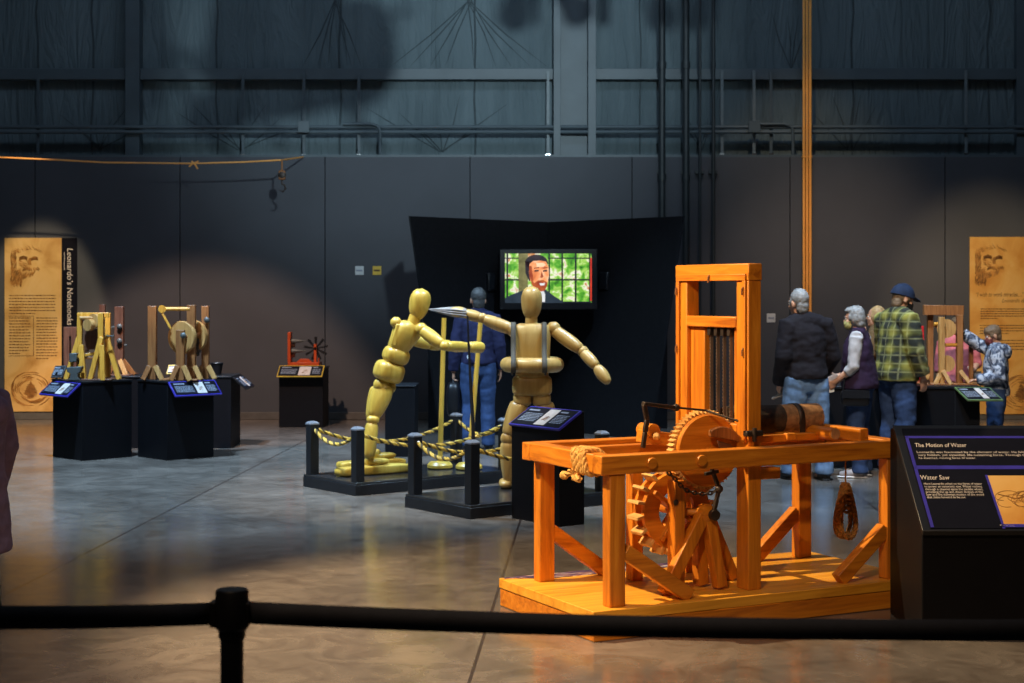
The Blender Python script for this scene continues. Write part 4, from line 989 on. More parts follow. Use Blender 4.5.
def S(a, b_, k_=.001): return so_ + V((a,0,0)) + sdir*b_ + sn*k_
def srect(mb, a0, b0, a1, b1, k_): return mb.prism([S(a0,b0,.0005),S(a1,b0,.0005),S(a1,b1,.0005),S(a0,b1,.0005)], sn*k_)
srect(MB(), .035, .015, CWD-.02, SL-.03, .002).build('sign_panel', PANEL, top, world=True)
def sinv(px, py):                      # pixel on the sign face -> (a, b)
    d = V(((px-HX)/F, 1, -(py-HY)/F)); o_ = V((0,0,CH)); t = (so_-o_).dot(sn)/d.dot(sn); p_ = o_+d*t-so_
    return p_.x, p_.dot(sdir)
mb = MB()
bt = sinv(905,437)[1]; bm0, bm1 = sinv(915,469.5)[1], sinv(915,466)[1]
srect(mb, .04, bt-.012, CWD-.03, bt+.004, .003); srect(mb, .04, bm0, CWD-.03, bm1, .003); srect(mb, .04, .02, .056, bt, .003)
pa = sinv(987.5,476); pb = sinv(998,524.5)
srect(mb, pa[0]-.012, pb[1]-.03, pa[0], pa[1]+.004, .003); srect(mb, pa[0]-.012, pb[1]-.02, CWD-.03, pb[1], .003)
mb.build('blue_rules', BLUE, top, world=True)
srect(MB(), pa[0], pb[1], pa[0]+.42, pa[1], .003).build('sign_picture', PARCHO, top, world=True)
mb = MB()
for (px, py, h_, s_, px1, sh) in ((915.5,447.5,.030,'The Motion of Water',967,.15), (921,480,.032,'Water Saw',950,.15)):
    a0, b0 = sinv(px,py); a1, _ = sinv(px1,py); mb.text(s_, S(a0,b0,.0035), (1,0,0), sdir, h_, a1-a0, sh)
mb.build('sign_title', INKL, top, world=True)
mb = MB()
for (px, py, px1, s_) in ((917,453.5,1062,'Leonardo was fascinated by the element of water. He felt water was both the'), (918,456.4,1062,'very hidden, yet essential, life-sustaining force. Through the machines he built'), (919,459.4,976,'he invented, moving force of water.'),
                          (924.0,485.2,982,'Here Leonardo relied on the force of water'), (924.6,487.9,982,'to power an automatic saw. Water rushing'), (925.3,490.7,983,'through a channel spins the paddle wheel,'),
                          (926.0,493.4,983,'providing the up and down motion of the'), (926.5,496.0,984,'saw and the sideways motion of the wood'), (927.2,498.7,966,'that slides forward to be cut.')):
    a0, b0 = sinv(px,py); a1, _ = sinv(px1,py); mb.text(s_, S(a0,b0,.0035), (1,0,0), sdir, .0155, a1-a0)
a0, b0 = sinv(1000,526.4); mb.text('Water Saw drawing', S(a0,b0,.0035), (1,0,0), sdir, .010, .07)
mb.build('sign_lettering', INKL, top, world=True)
mb = MB(); rnd = random.Random(3)
cxx, cyy = sinv(1020,499)
for k_ in range(16):
    r0 = rnd.uniform(.015,.06); ph = rnd.uniform(0,6.28); ox, oy = rnd.uniform(-.06,.1), rnd.uniform(-.03,.03)
    mb.tube([S(cxx+ox+r0*1.5*math.cos(ph+t*.35), cyy+oy+r0*.8*math.sin(ph+t*.4), .0036) for t in range(12)], .0016, 4)
mb.tube([S(pa[0]+.02,cyy+.03,.0036), S(pa[0]+.10,cyy+.0,.0036), S(pa[0]+.16,cyy+.012,.0036), S(pa[0]+.3,cyy+.02,.0036)], .003, 4)
mb.build('sign_drawing', SKETCH, top, world=True)

# ================================================================== STANCHION WITH BELTS
sx_, sy_ = P(232,0,3.70).x, 3.70
sn_ = thing('belt_stanchion', 'black retractable belt stanchion in the foreground, blurred', 'stanchion', (sx_,sy_,0))
zt = P(0,589,sy_).z
MB().lathe([(.17,0),(.175,.012),(.16,.022),(.05,.036),(.033,.04)], (0,0,0), (0,0,1), 36).build('base', BLKP, sn_)
MB().cyl((0,0,.035), (0,0,zt-.09), .0265, 28).build('pole', SAT, sn_)
MB().lathe([(.027,-.118),(.031,-.110),(.031,-.096),(.0385,-.088),(.0385,-.006),(.035,0),(.0,.0005)], (0,0,zt), (0,0,1), 36).build('head', BLKP, sn_)
zb0 = P(0,613.5,sy_).z
MB().box((-.049,-.018,zb0-.030), (-.034,.018,zb0+.030)).build('belt_clip', BLKP, sn_, bevel=.003)
MB().box((.034,-.016,zb0-.027), (.042,.016,zb0+.027)).build('belt_clip', BLKP, sn_, bevel=.003)
def belt(p0, pts, name='belt'):
    mb = MB(); rr = [[V(p)+V((0,0,-.026)), V(p)+V((0,.0,.026))] for p in [p0]+pts]
    mb.rings(rr, False); o = mb.build(name, NAVYB, sn_, world=True); o.modifiers.new('s','SOLIDIFY').thickness = .0018; return o
e0 = V((sx_+.04,sy_,P(0,612.5,sy_).z))
def by(px, py, Y): return P(px,py,Y)
belt(e0, [by(300,615.2,3.72), by(400,619.2,3.76), by(500,622.8,3.80), by(600,625.6,3.84), by(700,627.6,3.88), by(800,629,3.92), by(900,629.8,3.96), by(1000,629.8,4.0), by(1150,627.8,4.06), by(1300,624,4.12)])
belt(V((sx_-.045,sy_,zb0)), [by(150,615.8,3.62), by(80,617.2,3.55), by(0,617.5,3.46), by(-100,615,3.34), by(-250,606,3.2)])

# ================================================================== VIDEO BOOTH
Yo, Ym = 18.4, 19.95
zt_ = P(0,216,Yo).z
bo = thing('video_booth', 'tall black two-winged video booth wall with slanted outer edges', 'booth', (P(548,0,Ym).x,Ym,0))
xm = P(548,0,Ym).x
for s_, pt, pb_ in ((-1, 410, 442), (1, 683.5, 650)):
    a = P(pt,216,Yo); a.z = zt_; b_ = P(pb_,440,Yo); b_.z = 0
    m_ = V((xm,Ym,0)); mt_ = V((xm,Ym,zt_))
    th = V((.18*s_,.30,0)).normalized()*.10
    mb = MB(); mb.prism([a, b_, m_, mt_], V((0,.12,0))); wg = mb.build('wing_panel', BLKF, bo, world=True, bevel=.006)
    # side return, leaning with the outer edge
    mb = MB(); mb.prism([a+V((0,.02,0)), b_+V((0,.02,0)), b_+V((-.30*s_*.2,.9,0)), a+V((-.30*s_*.2,.9,0))], V((.02*s_,0,0))); mb.build('side_return', BLK, bo, world=True)
MB().box((xm-1.5,Ym+.12,0),(xm+1.5,Ym+.16,zt_-.02)).build('back_panel', BLKF, bo, world=True)
# television across the corner
YT = 19.0
def T(px, py, k_=0): return P(px,py,YT-k_*.0012)
tv = thing('television', 'flat television on the black booth showing a bearded man before a window', 'television', T(548,279)+V((0,.1,0)))
MB().prism([T(499.5,249),T(597.5,249),T(597.5,309.5),T(499.5,309.5)], (0,.09,0)).build('tv_frame', BLKP, tv, world=True, bevel=.01)
MB().box((T(548,0).x-.25,YT+.09,T(0,285).z), (T(548,0).x+.25,Ym-.3,T(0,270).z)).build('wall_bracket', IRON, tv, world=True)
EG = emit('screen_foliage', [(0.28,(.015,.10,.008)),(0.42,(.10,.42,.02)),(0.53,(.42,.70,.12)),(0.60,(.92,.92,.75)),(0.68,(.62,.25,.06)),(0.8,(.85,.10,.05))], 1.05, 9)
EGR = emit('screen_room_wall', [(0.3,(.10,.09,.02)),(0.7,(.30,.27,.10))], 1.0, 8)
EB = emit('screen_black', [(0.3,(.004,.004,.006)),(0.7,(.012,.016,.022))], 1.0, 6)
EH = emit('screen_hair', [(0.3,(.012,.008,.012)),(0.7,(.05,.025,.03))], 1.0, 14)
EF = emit('screen_face', [(0.3,(.62,.13,.025)),(0.46,(.95,.34,.12)),(0.6,(1.0,.62,.36))], 1.1, 7)
EBD = emit('screen_beard', [(0.3,(.30,.035,.008)),(0.7,(.60,.12,.02))], 1.0, 16)
EWH = emit('screen_white', [(0.3,(.7,.72,.75)),(0.7,(.95,.95,.95))], 1.0, 6)
ESU = emit('screen_suit', [(0.3,(.010,.018,.03)),(0.7,(.03,.045,.065))], 1.0, 8)
ERD = emit('screen_red_edge', [(0.3,(.5,.02,.01)),(0.7,(.8,.06,.02))], 1.0, 8)
sc = MB().poly([T(505,253.5,1),T(591.5,253.5,1),T(591.5,303,1),T(505,303,1)]).build('screen', EG, tv, world=True)
def pic(name, m, pts, k_, mb=None): return MB().poly([T(x,y,k_) for x, y in pts]).build(name, m, sc, world=True)
def ell(cx, cy, rx, ry, n=20, a0=0, a1=2*PI): return [(cx+rx*math.cos(a0+(a1-a0)*i/n), cy+ry*math.sin(a0+(a1-a0)*i/n)) for i in range(n+(0 if a1-a0 > 6.28 else 1))]
pic('pictured_wall', EGR, [(518.5,253.5),(528,253.5),(528,303),(518.5,303)], 2)
mb = MB()
for x0, x1 in ((506.4,508.2),(548.4,550),(561.4,563),(574.8,576.6),(589,590.4)): mb.poly([T(x0,253.5,2.5),T(x1,253.5,2.5),T(x1,303,2.5),T(x0,303,2.5)])
for y0, y1 in ((257.6,258.8),(279.0,280.6),(301.5,303)):
    for x0, x1 in ((505,518.5),(548,591)): mb.poly([T(x0,y0,2.6),T(x1,y0,2.6),T(x1,y1,2.6),T(x0,y1,2.6)])
mb.build('pictured_window_bars', EB, sc, world=True)
pic('pictured_red_edge', ERD, [(590.2,258),(591.8,258),(591.8,301),(590.2,301)], 2.8)
pic('pictured_suit', ESU, [(505,303),(505,298),(512,294.5),(521,291),(528,289),(545,289),(554,296),(562,301),(563,303)], 3)
pic('pictured_shirt', EWH, [(538.5,287),(543,290),(545.2,294),(545,302),(541,302)], 4)
pic('pictured_hair', EH, ell(536.5,262.5,11.5,8)+[], 4); pic('pictured_hair', EH, [(525,261),(525.5,273),(529,281),(534,281),(534,262)], 4)
pic('pictured_neck', EF, [(532,280),(544,282),(542,292),(534,290)], 4)
pic('pictured_face', EF, [(529.5,264),(533,261),(540,260.5),(546,261.5),(548.6,267),(549,275),(547.5,284),(544,290),(539.5,291),(534.5,288),(530.5,281),(529,273)], 5)
pic('pictured_beard', EBD, [(531,279),(534.5,283),(538,280.5),(543,280),(547.5,282.5),(547.2,286),(544.4,290.8),(539.5,291.6),(534.5,288.8),(531.5,284)], 6)
pic('pictured_mouth', EWH, [(539.4,283.3),(545,283),(544.4,285.3),(540.4,285.6)], 7)
for x0 in (534.5, 543): pic('pictured_eye', EH, [(x0,270.2),(x0+4.2,269.8),(x0+4.2,271.4),(x0,271.8)], 7); pic('pictured_brow', EBD, [(x0-.6,267.6),(x0+4.6,267.0),(x0+4.6,268.2),(x0-.6,268.8)], 7)
pic('pictured_nose', EBD, [(541.5,271),(543.6,276.5),(542.2,277.8),(539.6,277.6),(540.4,276.6)], 7)
pic('pictured_cheek_shade', EBD, [(529.2,266),(531.5,266),(532.5,274),(533.5,281),(531,280),(529.2,274)], 6)
pic('pictured_forehead_light', emit('screen_face_light', [(.3,(1,.62,.36)),(.7,(1,.75,.5))], 1.1, 8), [(536,263),(543,262.5),(546,265),(543,267),(537,267)], 6)
for px, py, lab in ((489.5,282,'left'), (606.5,281,'right')):
    Yk = 18.75; Yk = Yo + (Ym-Yo)*(1-abs(px-548)/137)*1.0 - .10
    p_ = P(px,py,Yk)
    s_ = thing('wall_speaker', 'small black speaker on the booth, %s of the television' % lab, 'speaker', p_, .76 if lab == 'left' else -.76, 'booth speakers')
    MB().box((-.07,-.06,-.11), (.07,.065,.11)).build('speaker_case', BLKP, s_, bevel=.015)
    MB().box((-.058,-.066,-.095), (.058,-.058,.095)).build('speaker_grille', SAT, s_, bevel=.004)
    MB().cyl((0.02,-.068,-.06), (0.02,-.064,-.06), .012, 12).build('badge', CHROME, s_)
# black plinth behind the leaning mannequin
a = P(385,0,16.6).x; b_ = P(415,0,16.6).x; z_ = P(0,387,16.6).z
t = thing('plinth', 'plain black plinth standing behind the leaning mannequin', 'plinth', ((a+b_)/2,16.6,0), 0)
MB().box((a-(a+b_)/2,0,0), (b_-(a+b_)/2,.55,z_)).build('plinth_body', BLK, t, bevel=.006)
MB().box((a-(a+b_)/2-.008,-.008,z_), (b_-(a+b_)/2+.008,.558,z_+.015)).build('plinth_top', SAT, t, bevel=.004)
# ================================================================== LEFT EXHIBITS
def box_pedestal(lab, N, ang, w, d, z, top=True):
    t = thing('display_pedestal', lab, 'pedestal', N, ang)
    MB().box((0,0,0), (w,d,z-.02)).build('pedestal_body', BLK, t, bevel=.005)
    MB().box((-.008,-.008,z-.02), (w+.008,d+.008,z)).build('pedestal_top', SAT, t, bevel=.003)
    return t
def pl_(px, py, Y): q = P(px,py,Y); q.z = 0; return q
n1 = G(82.6,461); a1 = PI/4
ZP = .805
pd1 = box_pedestal('black pedestal at far left under the yellow hammer model', n1, a1, .57, .60, ZP)
M_ = mw(pd1); R_ = M_.to_3x3()
sign(pd1, M_@V((-.17,.58,.66)), R_@V((0,-.56,0)), R_@V((.155,0,.13)), BLUE, (.52,.74))
n2 = G(167.5,460.7); a2 = PI/4
pd2 = box_pedestal('black pedestal under the model with the wooden flywheel', n2, a2, .56, .56, ZP)
M_ = mw(pd2); R_ = M_.to_3x3()
sign(pd2, M_@V((.0,-.15,.66)), R_@V((.56,0,0)), R_@V((0,.135,.14)), BLUE, (.50,.70))
pd3 = box_pedestal('black pedestal behind the flywheel model, with a side sign tray', pl_(196,0,17.5), 0, P(231,0,17.5).x-P(196,0,17.5).x, .6, .79)
M_ = mw(pd3); w3 = P(231,0,17.5).x-P(196,0,17.5).x
sign(pd3, M_@V((w3+.17,.02,.65)), (0,.55,0), (-.15,0,.13), BLKP, (.45,.62))
pd4 = box_pedestal('black pedestal behind the yellow hammer model', pl_(98,0,17.5), 0, .46, .6, .79)
def M(Y): return lambda px, py, dy=0.0: P(px, py, Y+dy)
# ---- trip hammer model
q = M(16.55); Zt = ZP
def foot(v): v = V(v); v.z = ZP; return v
hm = thing('hammer_model', 'yellow wooden trip hammer model with splayed legs and grey anvil', 'model machine', foot(q(92,381)), 0)
def B(root, name, a, b_, w, h, m, up=(0,1,0)): return MB().beam(a, b_, w, h, up).build(name, m, root, world=True, bevel=.004)
MB().box(foot(q(66,0,-.2))-V((0,0,0)), foot(q(121,0,.22))+V((0,0,.015))).build('base_board', DBRN, hm, world=True, bevel=.003)
B(hm,'upright', foot(q(79.5,0,.0)), q(80,313,.0), .05, .05, YEL); B(hm,'upright', foot(q(101,0,-.1)), q(101,313,-.1), .055, .055, YEL)
B(hm,'top_rail', q(78,315), q(109,315), .05, .04, YEL); B(hm,'upright', foot(q(108,0,.15)), q(108,313,.15), .05, .05, YEL)
for a, b_, dy in ((( 80,335),(66,378.5),-.0),((81,345),(84,378.5),-.06),((101.5,337),(90,378.5),-.13),((107,339),(119,378.5),.05),((102,345),(103,379),-.16)):
    B(hm,'splayed_leg', q(*a,dy), foot(q(b_[0],0,dy-.03)), .05, .045, YEL)
B(hm,'cross_bar', q(78,358), q(96,358), .025, .03, BRN)
MB().cyl(q(80,318,-.04), q(104,318,-.04), .018, 12).build('cam_shaft', TAN, hm, world=True)
for px, py, r, dy in ((93,321,.075,-.06),(87,325,.06,-.1)): MB().cyl(q(px,py,dy), q(px,py,dy)+V((.03,.05,0)), r, 24).build('cam_disc', TAN, hm, world=True)
B(hm,'hammer_beam', q(86.5,329,.05), q(86.5,352,.05), .02, .12, DBRN); MB().prism([q(86,329),q(98,329),q(98,349),q(86,350)], (0,.03,0)).build('box_panel', DBRN, hm, world=True)
B(hm,'hammer_handle', q(74,357,-.05), q(104,352,.05), .03, .03, YEL)
MB().prism([q(69,353.5,-.1),q(76.5,353,-.1),q(76.5,362,-.1),q(69,362.5,-.1)], (0,.09,0)).build('hammer_head', GREYM, hm, world=True, bevel=.008)
B(hm,'crank_handle', q(106,336,-.05), q(114,336,-.05), .015, .015, GREYM); 
an = M(16.32); MB().prism([an(66,367.5),an(81.5,366.5),an(80,372),an(77.5,373.5),an(77.5,377),an(80,380.4),an(68,380.4),an(70,377),an(70,373.5),an(67,372)], (0,.10,0)).build('anvil', GREYM, hm, world=True, bevel=.006)
# dark model behind
q4 = M(17.75); f4 = lambda v: V((v.x,v.y,.79))
dm = thing('dark_post_model', 'dark brown wooden post model with round knobs behind the yellow hammer model', 'model machine', f4(q4(110,0)), 0)
MB().box(f4(q4(98.5,0,-.22)), f4(q4(139,0,.25))+V((0,0,.012))).build('base_board', DBRN, dm, world=True, bevel=.003)
B(dm,'post', f4(q4(119.5,0)), q4(119.5,306.5), .095, .08, DBRN); B(dm,'post', f4(q4(102.5,0,.1)), q4(102.5,304.5,.1), .06, .06, DBRN)
for py in (326.5, 341): MB().lathe([(.01,0),(.028,.01),(.03,.03),(.012,.045)], q4(120,py,-.045), (0,-1,0), 16).build('knob', GREYM, dm, world=True)
B(dm,'rod', q4(104,328), q4(116,327), .02, .02, GREYM); B(dm,'rod', q4(124,345,-.03), q4(127,345,-.03), .02, .02, GREYM)
B(dm,'splayed_leg', q4(120,360,-.02), f4(q4(126,0,-.12)), .05, .04, TAN); B(dm,'splayed_leg', q4(123,360,0), f4(q4(134,0,.02)), .05, .04, BRN); B(dm,'splayed_leg', q4(117,360,0), f4(q4(108,0,.02)), .05, .04, BRN)
ls = thing('panel_board', 'dark brown slotted board standing left of the yellow hammer model', 'board', V((P(69,0,17.2).x,17.2,0)), 0)
mb = MB(); x0, x1 = P(63.5,0,17.2).x, P(76,0,17.2).x; z1 = P(0,327,17.2).z; xs0, xs1 = P(69,0,17.2).x, P(71,0,17.2).x
mb.box((x0,17.2,0),(xs0,17.26,z1)); mb.box((xs1,17.2,0),(x1,17.26,z1)); mb.box((xs0,17.2,z1-.1),(xs1,17.26,z1)); mb.box((xs0,17.2,0),(xs1,17.26,z1-.45)); mb.build('board', DBRN, ls, world=True, bevel=.003)
MB().box((x0-.05,17.1,0),(x1+.05,17.36,.03)).build('foot_plate', DBRN, ls, world=True)
# small black label stand left of it
sm = thing('label_stand', 'small dark label on a stand beside the grey anvil', 'sign', foot(M(16.55)(57,0)), 0)
ss = M(16.55); w0 = ss(62,377.5)-ss(50.5,378.5)
sign(sm, ss(50.5,377.5), (w0.x,0,0), (.03,.07,.12), BLKP, (.9,.9)); MB().box((ss(56,0).x-.01,16.56,ZP-.0),(ss(56,0).x+.01,16.58,ss(0,372).z)).build('stand', BLKP, sm, world=True)
MB().box((ss(56,0).x-.05,16.54,ZP),(ss(56,0).x+.05,16.62,ZP+.008)).build('stand_foot', BLKP, sm, world=True)
# ---- flywheel model
q = M(16.55)
fm = thing('flywheel_model', 'brown wooden crank and flywheel model with four upright posts', 'model machine', foot(q(180,381)), 0)
MB().box(foot(q(160,0,-.18)), foot(q(204,0,.2))+V((0,0,.012))).build('base_board', BRN, fm, world=True, bevel=.003)
for px, pt, dy, w in ((152.5,306,.0,.085),(180.5,330,-.16,.085),(191.5,305,.0,.085),(205.5,306,.16,.075)):
    B(fm,'post', foot(q(px,0,dy)), q(px,pt,dy), w, w*.8, BRN)
    for s_ in (-1,1): B(fm,'foot_brace', q(px+s_*3,366,dy-.03), foot(q(px+s_*9.5,0,dy-.06)), .05, .035, TAN if s_ > 0 else BRN)
MB().cyl(q(160,309,-.02), q(190,309,-.02), .02, 12).build('crank_rod', YEL, fm, world=True); MB().cyl(q(162,309,-.07), q(162,309,.02), .04, 14).build('rod_joint', YEL, fm, world=True)
B(fm,'connecting_rod', q(161,311,-.05), q(171,329,-.08), .022, .022, YEL)
dirn = V((-.45,-.9,0)).normalized(); c = q(182.5,337.5,.02)
MB().lathe([(.0,-.03),(.165,-.03),(.172,-.02),(.172,.02),(.165,.03),(0,.03)], c, dirn, 40).build('flywheel', TAN, fm, world=True)
MB().lathe([(.12,.0),(.165,.0),(.165,.04),(.12,.04)], q(195,336,.18), dirn, 36).build('wheel_rim', TAN, fm, world=True)
MB().cyl(q(178,338,-.12), q(206,333,.18), .02, 12).build('axle', BRN, fm, world=True)
MB().lathe([(.01,0),(.03,.01),(.03,.02),(.008,.035)], q(183.5,335.5,-.2), (0,-1,0), 14).build('knob', GREYM, fm, world=True); MB().lathe([(.01,0),(.03,.01),(.03,.02),(.008,.035)], q(207,320,.12), (0,-1,0), 14).build('knob', GREYM, fm, world=True)
for i in range(6): MB().ball(q(198+.8*math.sin(i*2),340+2.8*i,.12), .022).build('chain_link', IRON, fm, world=True)
sm = thing('label_stand', 'small yellow-edged label standing behind the flywheel model', 'sign', V((P(171,0,17.72).x,17.72,0)), 0)
sl_ = M(17.7); sign(sm, sl_(166,374), (.105,0,0), (.02,.05,.10), YBOR, (.15,.85)); MB().box((sl_(170.5,0).x-.02,17.73,0),(sl_(170.5,0).x+.02,17.76,sl_(0,369).z)).build('stand', BLKP, sm, world=True)
MB().box((sl_(170.5,0).x-.12,17.65,0),(sl_(170.5,0).x+.12,17.85,.015)).build('stand_foot', BLKP, sm, world=True)
bk = P(216,0,17.75); bkt = thing('dark_bucket', 'small dark tub on the pedestal behind the flywheel model', 'tub', (bk.x,17.8,.79), 0)
MB().lathe([(.045,0),(.05,.004),(.068,.13),(.062,.13),(.046,.012)], (0,0,0), (0,0,1), 22).build('tub_body', BLKP, bkt); MB().tube([V((.07*math.cos(a), .07*math.sin(a), .13)) for a in [2*PI*i/24 for i in range(24)]], .006, 6, True).build('tub_rim', SAT, bkt)
# ---- red-orange fan model against the wall
q = M(20.45); zr = P(0,367.5,20.4).z
pr = box_pedestal('short black pedestal near the wall under the red-orange model', pl_(279,0,20.25), 0, P(323,0,20.25).x-P(279,0,20.25).x, .62, zr)
sign(pr, P(276.5,376.6,20.12), (P(322,0,20.12).x-P(276.5,0,20.12).x,0,0), (.02,.13,.135), YBOR, (.46,.72))
rm = thing('fan_model', 'red-orange model with grey spikes and a dark paddle wheel', 'model machine', V((P(305,0,20.5).x,20.5,zr)), 0)
fr_ = lambda px, dy=0: V((q(px,0,dy).x, 20.45+dy, zr))
MB().box(fr_(288,-.1), fr_(322,.22)+V((0,0,.065))).build('base_board', RED, rm, world=True, bevel=.005)
MB().box(fr_(287.5,-.08), V((q(291.3,0).x,20.55,P(0,332,20.45).z))).build('upright', RED, rm, world=True, bevel=.005)
MB().prism([q(296,362.5,-.02),q(300,359,-.02),q(308,359,-.02),q(312,362.5,-.02)], (0,.1,0)).build('mount', RED, rm, world=True, bevel=.004)
MB().box(fr_(313.8,-.02), V((q(316.6,0).x,20.5,P(0,344,20.45).z))).build('wheel_post', RED, rm, world=True, bevel=.004)
for py in (341,351): 
    MB().lathe([(.03,0),(.032,.03),(.02,.10),(.002,.20)], q(291,py), (1,0,0), 14).build('spike', GREYM, rm, world=True)
    MB().cyl(q(291,py+3,.05), q(295,py+3,.05), .045, 14).build('spike_socket', DBRN, rm, world=True)
cw = q(316,348.5,.06); MB().cyl(cw+V((0,-.08,0)), cw+V((0,.08,0)), .02, 12).build('wheel_axle', IRON, rm, world=True)
for i in range(9):
    a = 2*PI*i/9+.2; d = V((math.cos(a),0,math.sin(a))); MB().beam(cw+d*.015, cw+d*.15, .014, .06, (0,1,0), .03, .07).build('paddle', BLKP, rm, world=True)
MB().box(fr_(318,-.03)+V((0,0,.06)), fr_(319.4,.02)+V((0,0,.12))).build('peg', RED, rm, world=True)

# ================================================================== BANNERS ON THE WALL
def banner(lab, px0, px1, py0, py1, m, side, strip_px=None):
    Y = YW-.012
    a, b_ = P(px0,py1,Y), P(px1,py0,Y)
    t = thing('wall_banner', lab, 'banner', ((a.x+b_.x)/2,Y,a.z))
    MB().box((a.x,Y-.02,a.z),(b_.x,YW,b_.z)).build('banner_sheet', m, t, world=True, bevel=.002)
    yy = Y-.0215
    w = lambda px, py, k_=0: P(px,py,yy-k_*.001)
    if strip_px: 
        MB().box((b_.x,Y-.02,a.z),(P(strip_px,0,Y).x,YW,b_.z)).build('side_strip', PANEL, t, world=True, bevel=.002)
        mb = MB(); mb.text("Leonardo’s Notebooks", P(67.2,248.5,yy), (0,0,-1), (1,0,0), .078, P(0,248.5,yy).z-P(0,325,yy).z, .1); mb.build('lettering', INKL, t, world=True)
        MB().tube([w(64.2,252),w(64.6,258),w(64.2,264),w(64.4,270)], .004, 5).build('underline', INKL, t, world=True)
    ox = px0
    # generic bearded head: loose pen strokes
    rnd = random.Random(5); mb = MB(); mf = MB()
    def stroke(M__, pts, r): M__.tube([w(ox+x,y,0) for x, y in pts], [r*.5]+[r]*(len(pts)-2)+[r*.4], 4)
    dy = py0-238
    for i in range(80):                 # beard wisps at lower left
        x, y = rnd.uniform(7,17), rnd.uniform(268,281)+dy; stroke(mf if i % 2 else mb, [(x,y),(x-1+rnd.uniform(-1,1),y+3),(x-.5+rnd.uniform(-1.5,1.5),y+6.5)], .005)
    for i in range(56):                 # hair at the side of the face
        x, y = rnd.uniform(6.5,12), rnd.uniform(249,268)+dy; stroke(mf if i % 3 else mb, [(x,y),(x-.8,y+3),(x+rnd.uniform(-1,.5),y+7)], .005)
    for i in range(40):                 # moustache and chin
        x = rnd.uniform(19,33); y = 268+dy+rnd.uniform(-1,1.5); stroke(mf if i % 2 else mb, [(x,y),(x+(x-26)*.15,y+1.2),(x+(x-26)*.35,y+2.6)], .005)
    for (x0, x1, y) in ((14,22.5,256.5),(26,33,257)):
        for i in range(7): stroke(mb, [(x0,y+dy+i*.45+1),((x0+x1)/2,y+dy+i*.5-.6),(x1,y+dy+i*.45+.6)], .0055)
    for i in range(8): stroke(mf, [(24+i*.25,258+dy),(23+i*.4,262+dy),(23.5+i*.4,265+dy)], .005)
    for i in range(60):                 # beard sweeping down from the chin
        t_ = rnd.random(); x = 30-18*t_+rnd.uniform(-2,2); y = 270+dy+7*t_+rnd.uniform(-1,2.5); stroke(mf, [(x,y),(x-1.5,y+1.5),(x-2.2,y+4)], .0045)
    for i in range(30):                 # cheek and nose shading
        x = rnd.uniform(13,21); y = 259+dy+rnd.uniform(0,8); stroke(mf, [(x,y),(x+1.5,y+1),(x+3,y+1.4)], .0035)
    for i in range(26):
        x = rnd.uniform(10,36); stroke(mf, [(x,244+dy+abs(x-23)*.25+rnd.uniform(0,4)),(x+1.5,246+dy+abs(x-23)*.3+rnd.uniform(0,3)),(x+3,249+dy+abs(x-23)*.35)], .0035)
    mb.build('portrait_dark_strokes', SKETCH, t, world=True); mf.build('portrait_light_strokes', SKETCH2, t, world=True)
    # illegible small print: rows of short dashes
    mb = MB()
    def rows(x0, x1, y0, y1, n_, last=.6, h=.9):
        for i in range(n_):
            y = y0+(y1-y0)*i/max(1,n_-1); x = x0+rnd.uniform(0,.6); e = x1 if i < n_-1 else x0+(x1-x0)*last; e -= rnd.uniform(0,2.5)
            while x < e:
                l = min(rnd.uniform(1.0,3.6), e-x); mb.poly([w(ox+x,y+h),w(ox+x+l,y+h),w(ox+x+l,y),w(ox+x,y)]); x += l+.6
    if side == 'L':
        rows(4,51,295,313,7); rows(4,26,317.5,353,13); rows(31,53,317.5,358,15)
        for a_, c_ in (((3.3,316),(28.5,316.4)),((28.2,316),(28.8,356)),((3.3,355.6),(28.5,356))): mb.poly([w(ox+a_[0],c_[1]),w(ox+c_[0],c_[1]),w(ox+c_[0],a_[1]),w(ox+a_[0],a_[1])])
    else:
        rows(11,60,308.5,318,5,.4); rows(10,60,325,333,4); rows(10,60,340,352,5)
    mb.build('small_print', INKD, t, world=True)
    if side == 'R':
        mb = MB(); Lw = lambda a_, b__: P(b__,0,yy).x-P(a_,0,yy).x
        mb.text('“I wish to work miracles…”', w(976,296.5), (1,0,0), (0,0,1), .058, Lw(976,1024), .25); mb.text('Leonardo da Vinci', w(1002,302.3), (1,0,0), (0,0,1), .05, Lw(1002,1036), .35)
        mb.build('quotation', INKD, t, world=True)
    # round landscape-like scribble at the foot
    mb = MB(); mf = MB(); cx, cy = (26, 389) if side == 'L' else (52, 392)
    for i in range(60):
        r0 = rnd.uniform(9,19); a0 = rnd.uniform(0,6.28); pts = [(cx+r0*1.15*math.cos(a0+j*.16), cy+r0*.95*math.sin(a0+j*.16)) for j in range(5)]
        if all(2 < p_[0] < (px1-px0-2) and p_[1] < py1-1.5 for p_ in pts): stroke(mf if i % 3 else mb, pts, .006)
    for i in range(26):
        y = cy-7+i*.62; hw = max(.6,(i/26)**.6*8.5*(1 if i < 19 else (27-i)/8)); stroke(mb, [(cx-hw+rnd.uniform(-1,1),y+rnd.uniform(-.5,.5)),(cx,y-.6),(cx+hw+rnd.uniform(-1,1),y+rnd.uniform(-.5,.5))], .007)
    mb.build('scribble_dark', SKETCH, t, world=True); mf.build('scribble_light', SKETCH2, t, world=True)
    return t
banner('tall parchment banner at far left with a black strip of vertical lettering', 5, 62, 238, 411.5, PARCH, 'L', 77)
banner('tall orange parchment banner on the right wall behind the boy', 969.5, 1042, 237, 414, PARCHO, 'R')

